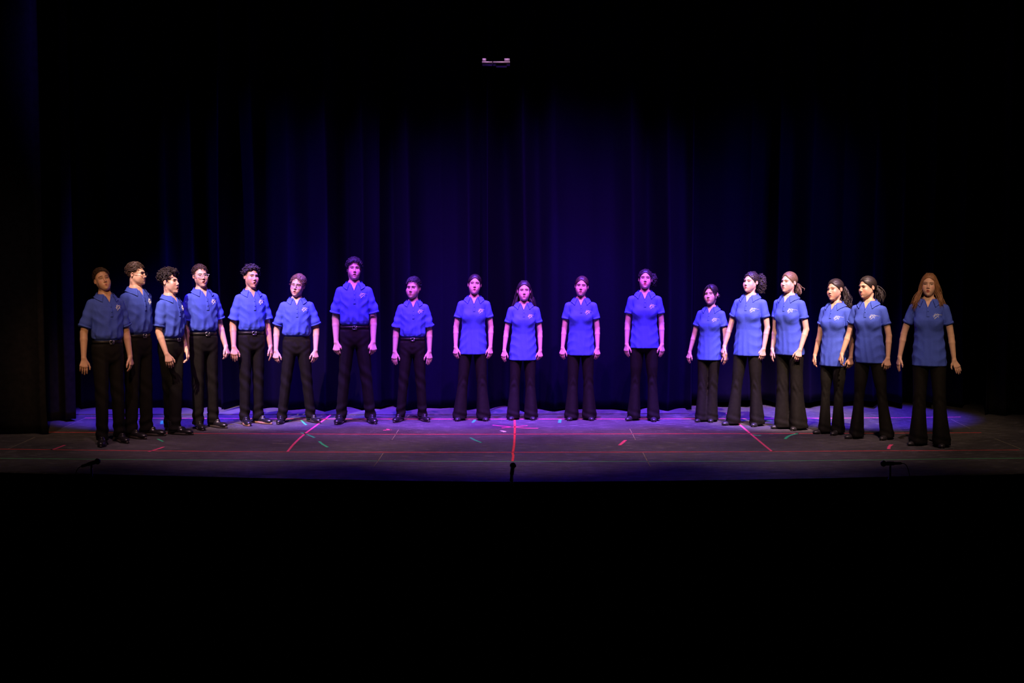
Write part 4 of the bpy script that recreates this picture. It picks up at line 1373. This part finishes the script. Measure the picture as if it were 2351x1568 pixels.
def hair(p, body, hx, rg, fem):
    st = p['style']
    hm = M['hair_' + p['hair']]
    so = Soup()
    ts, tt, tb, wz, low = {
        'short': (0.007, 0.015, 0.010, 0.000, 0.000), 'quiff': (0.007, 0.015, 0.010, 0.004, 0.000), 'fringe': (0.009, 0.022, 0.014, -0.008, 0.000),
        'wavy': (0.012, 0.028, 0.016, -0.006, 0.004), 'straight': (0.011, 0.022, 0.016, -0.010, 0.000), 'curly': (0.010, 0.020, 0.014, -0.004, 0.004),
        'afro': (0.010, 0.026, 0.016, -0.004, 0.006), 'tied': (0.009, 0.010, 0.012, 0.004, -0.042), 'long': (0.009, 0.010, 0.012, 0.006, -0.030),
    }[p.get('cap', st)]
    ph = rg.random(6) * 6.28
    streak = 1.0 if st in ('tied', 'long') else 0.0
    def capf(x, y, z):
        dz = (tt - ts) * 0.5
        d = ell(x, y - 0.018 - (tb - ts) * 0.5, z - 0.032 - dz, SR[0] + ts, SR[1] + (tb + ts) * 0.5, SR[2] + ts + dz)
        th = np.arctan2(x, z - 0.03)
        if streak:
            d = d + 0.0011 * np.sin(th * 34 + 2 * np.sin(y * 40 + ph[0]))
        else:
            d = d + 0.0022 * np.sin(x * 210 + ph[0] + 40 * y) * np.sin(y * 120 + ph[1]) + 0.0018 * np.sin(z * 180 + x * 90 + ph[2])
        d = smax(d, -ell(x, y + 0.137, z + 0.002 - wz, 0.060 if fem else 0.067, 0.106, 0.090), 0.016 if fem else 0.008)
        d = smax(d, (low - (z + 1.15 * (y - 0.014))) / 1.52, 0.004)
        d = smax(d, -ell(np.abs(x) - 0.086, y - 0.010, z + 0.012, 0.020, 0.021, 0.034), 0.004)
        return smax(d, -0.082 - z, 0.006)
    P, Q = surface(capf, (-0.12, -0.14, -0.10), (0.12, 0.17, 0.18), 0.0052)
    so.add(P, Q)

    def scalp(U, off):
        return SC + U * (SR + np.asarray(off).reshape(-1, 1))
    def roots(n, zmin=-1.0, ymin=-2.0, ymax=2.0):
        U = rg.normal(size=(n * 14, 3))
        U /= np.linalg.norm(U, axis=1, keepdims=True)
        Pq = scalp(U, 0.004)
        ok = (capf(Pq[:, 0], Pq[:, 1], Pq[:, 2]) < -0.001) & (Pq[:, 2] > zmin) & (Pq[:, 1] > ymin) & (Pq[:, 1] < ymax)
        return U[ok][:n]
    def locks(U, T, L, lift, droop, r=0.0046, n=5, base=0.004, wave=0.0):
        k = len(U)
        s = np.linspace(0, 1, n)[None, :, None]
        N = U / SR
        N /= np.linalg.norm(N, axis=1, keepdims=True)
        T = T - N * (T * N).sum(1, keepdims=True)
        T /= np.linalg.norm(T, axis=1, keepdims=True) + 1e-9
        B = np.cross(N, T)
        Lr = (L * (0.7 + 0.6 * rg.random(k)))[:, None, None]
        lf = (lift * (0.5 + rg.random(k)))[:, None, None]
        Pp = scalp(U, base)[:, None] + T[:, None] * Lr * s + N[:, None] * (lf * np.sin(s * 1.9) - droop * s ** 2)
        Pp += B[:, None] * wave * np.sin(s * 7 + (rg.random(k) * 6.28)[:, None, None])
        Rr = r * (0.7 + 0.6 * rg.random(k))[:, None] * (1 - 0.93 * np.linspace(0, 1, n) ** 1.3)[None]
        so.add(*tubes(Pp, Rr, 4))
    def curls(C0, N, rad=0.0085, turns=1.6, tube=0.0034, n=10, length=0.022):
        k = len(C0)
        s = np.linspace(0, 1, n)[None, :]
        A = np.cross(N, rg.normal(size=(k, 3)))
        A /= np.linalg.norm(A, axis=1, keepdims=True)
        Bv = np.cross(N, A)
        ang = s * turns * 6.283 + (rg.random(k) * 6.28)[:, None]
        rr = rad * (0.7 + 0.6 * rg.random(k))[:, None] * np.ones_like(s)
        ax = (N * 0.5 + rg.normal(size=(k, 3)) * 0.5)
        Pp = C0[:, None] + A[:, None] * (rr * np.cos(ang))[..., None] + Bv[:, None] * (rr * np.sin(ang))[..., None] + ax[:, None] * (length * (s - 0.4))[..., None]
        so.add(*tubes(Pp, tube * np.ones((k, n)) * (1 - 0.4 * s), 4))
    def strands(ctrls, r=0.006, n=14, taper=0.7):
        Pp = np.array([spline(c, n) for c in ctrls])
        k = len(Pp)
        Rr = r * (0.7 + 0.6 * rg.random(k))[:, None] * (1 - taper * np.linspace(0, 1, n) ** 2)[None]
        so.add(*tubes(Pp, Rr, 4))
    def pulled(target, n=220):
        """strands combed flat over the skull towards a tie."""
        U = roots(n, zmin=-0.05)
        w = target / np.linalg.norm(target)
        t = np.linspace(0, 0.97, 9)
        ctr = []
        for u in U:
            Pu = u[None] * (1 - t[:, None]) + w[None] * t[:, None]
            Pu /= np.linalg.norm(Pu, axis=1, keepdims=True)
            ctr.append(SC + Pu * (SR + np.array([ts, (ts + tb) / 2 + 0.002, tt]) - 0.0002))
        so.add(*tubes(np.array(ctr), 0.0021 * np.sin(np.linspace(0.15, 2.6, 9))[None] * (0.6 + 0.7 * rg.random(len(ctr)))[:, None], 4))

    fwd = np.array([0.0, -1.0, 0.0])
    if st in ('short', 'quiff', 'fringe', 'straight', 'wavy'):
        side = p.get('sweep', 0.4)
        U = roots(480, zmin=0.028)
        T = np.tile(np.array([side, -0.8, 0.15 if st == 'quiff' else 0.0]), (len(U), 1)) + rg.normal(size=(len(U), 3)) * 0.22
        lift = {'short': 0.004, 'quiff': 0.006, 'fringe': 0.006, 'straight': 0.004, 'wavy': 0.010}[st]
        L = {'short': 0.032, 'quiff': 0.032, 'fringe': 0.046, 'straight': 0.040, 'wavy': 0.048}[st]
        locks(U, T, np.full(len(U), L), np.full(len(U), lift), 0.012 if st in ('fringe', 'straight', 'wavy') else 0.004, base=0.004 + tt * 0.55,
              r=0.0036 if st != 'wavy' else 0.0066, wave=0.006 if st == 'wavy' else 0.001)
        U = roots(160, zmin=-0.08, ymin=-0.04)
        U = U[(U[:, 2] < 0.55)]
        T = np.tile(np.array([0, 0.35, -1.0]), (len(U), 1)) + rg.normal(size=(len(U), 3)) * 0.2
        locks(U, T, np.full(len(U), 0.022), np.full(len(U), 0.001), 0.002, r=0.0034, base=ts - 0.001)
    elif st in ('curly', 'afro'):
        big = st == 'afro'
        U = roots(420 if big else 340, zmin=0.02 if big else 0.0)
        N = U / SR
        N /= np.linalg.norm(N, axis=1, keepdims=True)
        f = sstep(0.0, 0.08, scalp(U, 0.0)[:, 2])
        off = (0.008 + (0.036 if big else 0.022) * f) * (0.35 + 0.65 * rg.random(len(U)))
        C0 = scalp(U, off + ts * 0.5)
        # the mop overhangs the forehead
        C0[:, 1] -= f * (0.010 if big else 0.004) * (U[:, 1] < 0)
        curls(C0, N, rad=0.0090 if big else 0.0070, tube=0.0044 if big else 0.0040)
        Uf = roots(60, zmin=0.055, ymax=-0.03)
        Nf = Uf / SR
        Nf /= np.linalg.norm(Nf, axis=1, keepdims=True)
        Cf = scalp(Uf, 0.012) + np.array([0, -0.014, -0.008 if big else -0.004])
        curls(Cf, Nf, rad=0.008, tube=0.0030)
        U = roots(160, zmin=-0.08, ymin=-0.03)
        U = U[(U[:, 2] < 0.35)]
        T = np.tile(np.array([0, 0.2, -1.0]), (len(U), 1)) + rg.normal(size=(len(U), 3)) * 0.3
        locks(U, T, np.full(len(U), 0.016), np.full(len(U), 0.002), 0.001, r=0.0032, base=ts - 0.002)
    elif st == 'tied':
        tie = np.array(p.get('tie', (0, 0.95, 0.05)))
        tp = SC + tie / np.linalg.norm(tie) * (SR + 0.016)
        pulled(tie)
        kind = p.get('tail', 'none')
        sgn = p.get('tailside', 0.0)
        if kind in ('low', 'wavy'):
            ctr = []
            Lt = p.get('taill', 0.16)
            for i in range(90):
                a = rg.normal(size=3) * np.array([0.010, 0.008, 0.004])
                b = rg.normal(size=3) * np.array([0.014, 0.012, 0.012])
                wv = rg.normal(size=(5, 3)) * (0.010 if kind == 'wavy' else 0.004)
                c0 = tp + a * 0.4 - np.array([0, 0.02, 0])
                c1 = tp + a + np.array([sgn * 0.010, 0.016, 0.004])
                c2 = tp + a * 1.6 + b * 0.5 + np.array([sgn * 0.028, 0.030, -Lt * 0.3]) + wv[1]
                c3 = tp + a * 1.6 + b + np.array([sgn * 0.045, 0.030, -Lt * 0.65]) + wv[2]
                c4 = tp + a + b * 1.3 + np.array([sgn * 0.062, 0.026, -Lt * (0.85 + 0.25 * rg.random())]) + wv[3]
                ctr.append([c0, c1, c2, c3, c4])
            strands(ctr, 0.0054, 14, 0.7)
        elif kind == 'bun':
            ctr = []
            for i in range(26):
                a0 = rg.random() * 6.28
                tl = rg.normal() * 0.4
                pts = []
                rr = 0.017 + 0.010 * rg.random()
                for k in range(7):
                    a = a0 + k * 0.75
                    q = np.array([math.cos(a), math.sin(a) * math.sin(tl), math.sin(a) * math.cos(tl)]) * rr
                    pts.append(tp + np.array([sgn * 0.020, 0.022, -0.006]) + q)
                ctr.append(pts)
            strands(ctr, 0.0052, 16, 0.4)
        elif kind == 'curlpony':
            k = p.get('ncurl', 340)
            v = rg.normal(size=(k, 3))
            v /= np.linalg.norm(v, axis=1, keepdims=True)
            rr = np.cbrt(0.35 + 0.65 * rg.random(k))
            big = np.array(p.get('pony', (0.052, 0.052, 0.085)))
            ctrp = tp + np.array(p.get('ponyoff', (0.0, 0.055, -0.045)))
            C0 = ctrp + v * rr[:, None] * big
            curls(C0, v, rad=0.0085, tube=0.0042, length=0.022)
            core = lambda x, y, z: ell(x - ctrp[0], y - ctrp[1], z - ctrp[2], *(big * 0.78)) + 0.003 * np.sin(x * 190) * np.sin(y * 170 + z * 160)
            Pc, Qc = surface(core, ctrp - big, ctrp + big, 0.007)
            so.add(Pc, Qc)
            strands([[tp * 0.9, tp, ctrp + rg.normal(size=3) * 0.012] for _ in range(14)], 0.008, 8, 0.2)
        # loose strands in front of the ears
        for sg_, wx, L in p.get('loose', ()):
            ctr = []
            for i in range(wx):
                j = rg.normal(size=3) * 0.0025
                ctr.append([np.array([sg_ * 0.012, -0.058, 0.106]) + j, np.array([sg_ * 0.044, -0.080, 0.066]) + j, np.array([sg_ * 0.066, -0.066, 0.016]) + j * 1.5,
                            np.array([sg_ * 0.070, -0.050, -0.030]) + j * 2, np.array([sg_ * 0.064, -0.044, -0.030 - L]) + j * 2.4])
            strands(ctr, 0.0042, 16, 0.7)
        if p.get('fuzz'):
            U = roots(p['fuzz'], zmin=0.0)
            N = U / SR
            N /= np.linalg.norm(N, axis=1, keepdims=True)
            curls(scalp(U, tt + 0.002), N, rad=0.006, tube=0.0024, length=0.006)
    elif st == 'long':
        ctr = []
        endL = p.get('len', 0.24)
        fr_ = p.get('front', (0.0, 0.0))
        for i in range(p.get('nstr', 120)):
            sg_ = -1 if i % 2 else 1
            t = rg.random()
            y0 = -0.052 + 0.115 * t
            j = rg.normal(size=3) * 0.003
            fl = fr_[0 if sg_ < 0 else 1]
            y2 = -0.058 + 0.140 * t
            ye = 0.030 + 0.050 * t - fl * (1 - t) * 0.115
            xo = 0.012 * rg.random()
            tuck = p.get('tuck', 0.0)
            yc = y2 + tuck * (0.10 if t < 0.45 else 0.03)
            wv = rg.normal(size=(3, 3)) * np.array([0.006, 0.006, 0.0])
            L = endL * (0.82 + 0.3 * rg.random())
            xs = 0.080 * math.sqrt(max(0.05, 1 - ((yc - 0.018) / 0.105) ** 2)) + 0.004
            ctr.append([np.array([sg_ * 0.003, y0, 0.032 + (0.087 + 0.002) * math.sqrt(max(0.02, 1 - ((y0 - 0.018) / 0.098) ** 2))]) + j * 0.3,
                        np.array([sg_ * (0.046), y0 * 0.95 + 0.004, 0.032 + 0.080 * math.sqrt(max(0.02, 1 - ((y0 - 0.018) / 0.105) ** 2 - 0.25))]) + j * 0.5,
                        np.array([sg_ * (xs + xo * 0.4), yc * 0.8, 0.020]) + j,
                        np.array([sg_ * (xs + xo), yc * 0.7 + 0.012, -0.060]) + j * 2 + wv[0],
                        np.array([sg_ * (0.080 + xo * 2 + p.get('spread', 0.0)), ye * 0.8 + 0.008, -0.130]) + j * 3 + wv[1],
                        np.array([sg_ * (0.088 + xo * 3 + p.get('spread', 0.0) * 2), ye, -L]) + j * 4 + wv[2]])
        strands(ctr, 0.0044, 15, 0.6)
        # back of the head
        ctr = []
        for i in range(60):
            a = (rg.random() - 0.5) * 2.4
            j = rg.normal(size=3) * 0.004
            ctr.append([SC + np.array([math.sin(a) * 0.03, 0.03 * math.cos(a), 0.088]), SC + np.array([math.sin(a) * 0.062, 0.085 * math.cos(a), 0.035]) + j,
                        SC + np.array([math.sin(a) * 0.078, 0.100 * math.cos(a) ** 0.5 if math.cos(a) > 0 else 0, -0.04]) + j,
                        SC + np.array([math.sin(a) * 0.075, 0.075, -0.13]) + j * 2, SC + np.array([math.sin(a) * 0.085, 0.070, -0.05 - endL]) + j * 3])
        strands(ctr, 0.009, 14, 0.5)
    so.build('hair', hm, body, xf=hx)

A = dict
people = [
    A(label='brown-haired boy at the far left with head tilted back, in shadow', seed=1, feet=((236, 1021), (276, 1013)), top=(240, 613), yaw=24, hy=14, hp=10, hr=-9,
      style='short', hair='brown', skin='light', sweep=0.5, open=0.0, brow=1.4, eye=0.5, jw=0.95, arms=(A(a1=14, a2=8, f2=12, q=70, c=20), A(a1=10, a2=4, f2=8, q=50, c=28)), toe=(30, -4)),
    A(label='tall boy in dark glasses half hidden behind the leftmost boy, face in profile', seed=2, feet=((302, 1005), (338, 999)), top=(312, 601), yaw=44, hy=66, hp=0, hr=2,
      style='quiff', hair='brown', skin='fair', sweep=0.2, eye=0.6, glasses=('dark', (0.026, 0.018)), arms=(A(a1=4, f1=-10, a2=0, f2=0), A(a1=0, f1=-14, a2=-10, f2=-6)), toe=(4, 14)),
    A(label='mop-haired boy with big loose curls singing towards the right', seed=3, feet=((392, 989), (403, 997)), top=(390, 613), yaw=52, hy=58, hp=4, hr=4, open=0.95,
      style='afro', hair='dark', skin='fair', eye=0.35, hairup=0.052, arms=(A(a1=6, f1=-2, a2=2, f2=24, q=45, c=28), A(a1=5, a2=-12, f2=27, q=40, c=36)), toe=(8, 8)),
    A(label='short-haired boy in pale glasses singing beside the mop-haired boy', seed=4, feet=((456, 984), (491, 980)), top=(462, 604), yaw=26, hy=18, hp=2, hr=-3, open=0.75,
      style='quiff', hair='brown', skin='fair', sweep=0.1, eye=0.7, glasses=('clear', (0.025, 0.0175)), hairup=0.03, arms=(A(a1=5, f1=-8, a2=-8, f2=0), A(a1=8, a2=6, f2=20, q=50, c=45))),
    A(label='boy with short tight curls and tan-soled shoes, mouth wide open', seed=5, feet=((562, 974), (594, 971)), top=(576, 605), yaw=18, hy=24, hp=2, hr=3, open=0.9,
      style='curly', hair='dark', skin='tan', eye=0.6, hairup=0.04, tan=True, width=0.95, arms=(A(a1=10, a2=4, f2=18, q=75, c=22), A(a1=7, a2=5, f2=12, q=35, c=20)), toe=(6, 24)),
    A(label='light-haired boy in brown glasses with feet set wide apart', seed=6, feet=((647, 970), (714, 968)), top=(681, 627), yaw=0, hy=-16, hp=0, hr=7, open=0.45,
      style='fringe', hair='light', skin='fair', sweep=0.5, eye=0.6, glasses=('tort', (0.025, 0.0165)), hairup=0.03, width=1.06, belt=False, jw=0.92,
      arms=(A(a1=13, a2=2, f2=12, q=60, c=34), A(a1=13, a2=-2, f2=12, q=60, c=30)), toe=(12, 30)),
    A(label='tallest boy with wavy dark hair and a steel belt buckle', seed=7, feet=((783, 970), (851, 969)), top=(812, 588), yaw=0, hy=4, hp=6, hr=2, open=0.5,
      style='wavy', hair='dark', skin='fair', eye=0.55, hairup=0.04, jw=0.92, sweep=-0.2, arms=(A(a1=8, a2=-1, q=65, c=38), A(a1=8, a2=-1, q=65, c=38))),
    A(label='short boy with straight black hair looking to one side', seed=8, feet=((919, 966), (970, 965)), top=(949, 633), yaw=0, hy=-18, hp=0, hr=0, open=0.12,
      style='straight', hair='black', skin='east', eye=0.55, hairup=0.03, fw=1.05, sweep=-0.5, gaze=0.003, arms=(A(a1=9, a2=3, q=62, c=16), A(a1=9, a2=1, q=62, c=14)), toe=(22, 22)),
    A(label='girl with centre-parted dark hair tied back, just right of the short boy', sex='f', seed=9, feet=((1055, 964), (1110, 964)), top=(1089, 628), yaw=0, hy=0, hp=5, hr=2, open=0.2,
      style='tied', hair='dark', skin='fair', eye=0.6, hairup=0.012, jw=1.08, width=1.04, tail='bun', tie=(0, 0.95, -0.1), hem=0.80),
    A(label='shortest girl at centre with long dark hair behind her shoulders', sex='f', seed=10, feet=((1178, 962), (1219, 962)), top=(1203, 643), yaw=0, hy=2, hp=2, hr=0, open=0.0,
      style='long', hair='dark', skin='fair', eye=0.6, hairup=0.012, tuck=1.0, spread=0.010, len=0.27, nstr=200, width=1.08, hem=0.76, lip=(0.46, 0.16, 0.15),
      arms=(A(a1=9, a2=6, q=60, c=18), A(a1=8, a2=2, q=55, c=40))),
    A(label='girl with side-parted fair-brown hair tied back, right of the shortest girl', sex='f', seed=11, feet=((1312, 963), (1353, 963)), top=(1334, 632), yaw=0, hy=-4, hp=2, hr=4, open=0.15,
      style='tied', hair='brown', skin='fair', eye=0.55, hairup=0.012, fw=1.04, width=1.05, tail='bun', tie=(0, 0.95, -0.2), hem=0.795,
      arms=(A(a1=7, a2=5, q=65, c=26), A(a1=7, a2=1, q=65, c=26))),
    A(label='girl with frizzy side ponytail and red lips, fourth of the girls from the left', sex='f', seed=12, feet=((1455, 964), (1500, 965)), top=(1481, 615), yaw=0, hy=0, hp=8, hr=2, open=0.25,
      style='tied', hair='dark', skin='fair', eye=0.5, hairup=0.018, lip=(0.62, 0.06, 0.07), width=1.04, tail='curlpony', tie=(0.25, 0.9, 0.45), pony=(0.056, 0.048, 0.085),
      ponyoff=(0.062, 0.020, -0.070), ncurl=260, fuzz=70, hem=0.84, arms=(A(a1=6, a2=2, q=48, c=18), A(a1=6, a2=2, q=48, c=18)), toe=(34, 4), flare=0.88),
    A(label='girl with low dark bun and a loose strand across her cheek', sex='f', seed=13, feet=((1611, 967), (1633, 967)), top=(1634, 651), yaw=-16, hy=-20, hp=3, hr=-6, open=0.12,
      style='tied', hair='dark', skin='fair', eye=0.62, hairup=0.012, lip=(0.58, 0.12, 0.13), width=0.98, tail='bun', tie=(0.2, 0.9, -0.5), tailside=1.0, loose=((1, 7, 0.05), (-1, 4, 0.03)),
      hem=0.80, arms=(A(a1=12, a2=10, q=60, c=24), A(a1=9, a2=4, f2=2, q=35, c=24)), flare=1.05),
    A(label='girl with a big dark curly ponytail', sex='f', seed=14, feet=((1683, 975), (1738, 977)), top=(1724, 621), yaw=-24, hy=-36, hp=4, hr=-2, open=0.15,
      style='tied', hair='dark', skin='fair', eye=0.5, hairup=0.018, lip=(0.55, 0.11, 0.12), width=1.05, tail='curlpony', tie=(0.1, 0.92, 0.35), pony=(0.058, 0.060, 0.120),
      ponyoff=(0.020, 0.050, -0.085), ncurl=540, fuzz=90, hem=0.80, arms=(A(a1=14, a2=12, q=50, c=20), A(a1=10, a2=-4, f2=10, q=55, c=26)), toe=(28, 8), flare=0.95),
    A(label='fair girl with smooth pulled-back hair and a small low ponytail', sex='f', seed=15, feet=((1798, 983), (1834, 986)), top=(1811, 622), yaw=-32, hy=-40, hp=3, hr=-1, open=0.1,
      style='tied', hair='blonde', skin='fair', eye=0.5, hairup=0.012, fw=1.02, width=1.03, tail='low', tie=(0, 0.9, -0.55), taill=0.11, tailside=0.3,
      hem=0.83, arms=(A(a1=6, a2=4, q=50, c=16), A(a1=8, a2=-6, f2=22, q=55, c=30)), toe=(24, 6), flare=1.12),
    A(label='dark-haired girl with a long wavy ponytail, open-mouthed', sex='f', seed=16, feet=((1893, 995), (1924, 997)), top=(1920, 638), yaw=-30, hy=-38, hp=0, hr=-8, open=0.4,
      style='tied', hair='dark', skin='tan', eye=0.5, hairup=0.012, width=1.0, tail='wavy', tie=(0.05, 0.93, -0.25), taill=0.24, tailside=0.5, hem=0.775,
      arms=(A(a1=8, a2=8, q=40, c=34), A(a1=10, a2=2, f2=6, q=40, c=34)), toe=(24, 6), flare=0.82, brow=1.0),
    A(label='dark-haired girl with a low ponytail looking down to the left, feet apart', sex='f', seed=17, feet=((1967, 1006), (2037, 1008)), top=(1994, 632), yaw=-22, hy=-46, hp=-3, hr=-3, open=0.08,
      style='tied', hair='dark', skin='light', eye=0.4, hairup=0.012, width=1.04, tail='low', tie=(0.1, 0.92, -0.4), taill=0.15, tailside=0.4, hem=0.825,
      arms=(A(a1=15, a2=14, f2=18, q=40, c=40), A(a1=9, a2=0, q=58, c=34)), toe=(30, 0), flare=0.86),
    A(label='girl at the far right with long loose auburn hair', sex='f', seed=18, feet=((2108, 1021), (2162, 1025)), top=(2133, 625), yaw=-6, hy=-6, hp=3, hr=2, open=0.3,
      style='long', hair='auburn', skin='fair', eye=0.5, hairup=0.014, lip=(0.52, 0.13, 0.12), front=(1.0, 0.7), len=0.245, nstr=380, spread=0.014, width=1.05, hem=0.815,
      arms=(A(a1=17, a2=10, f2=4, q=35, c=10), A(a1=9, a2=7, f2=4, q=60, c=8, bend=16)), toe=(34, 8), flare=1.04),
]
for sp in people:
    person(sp)
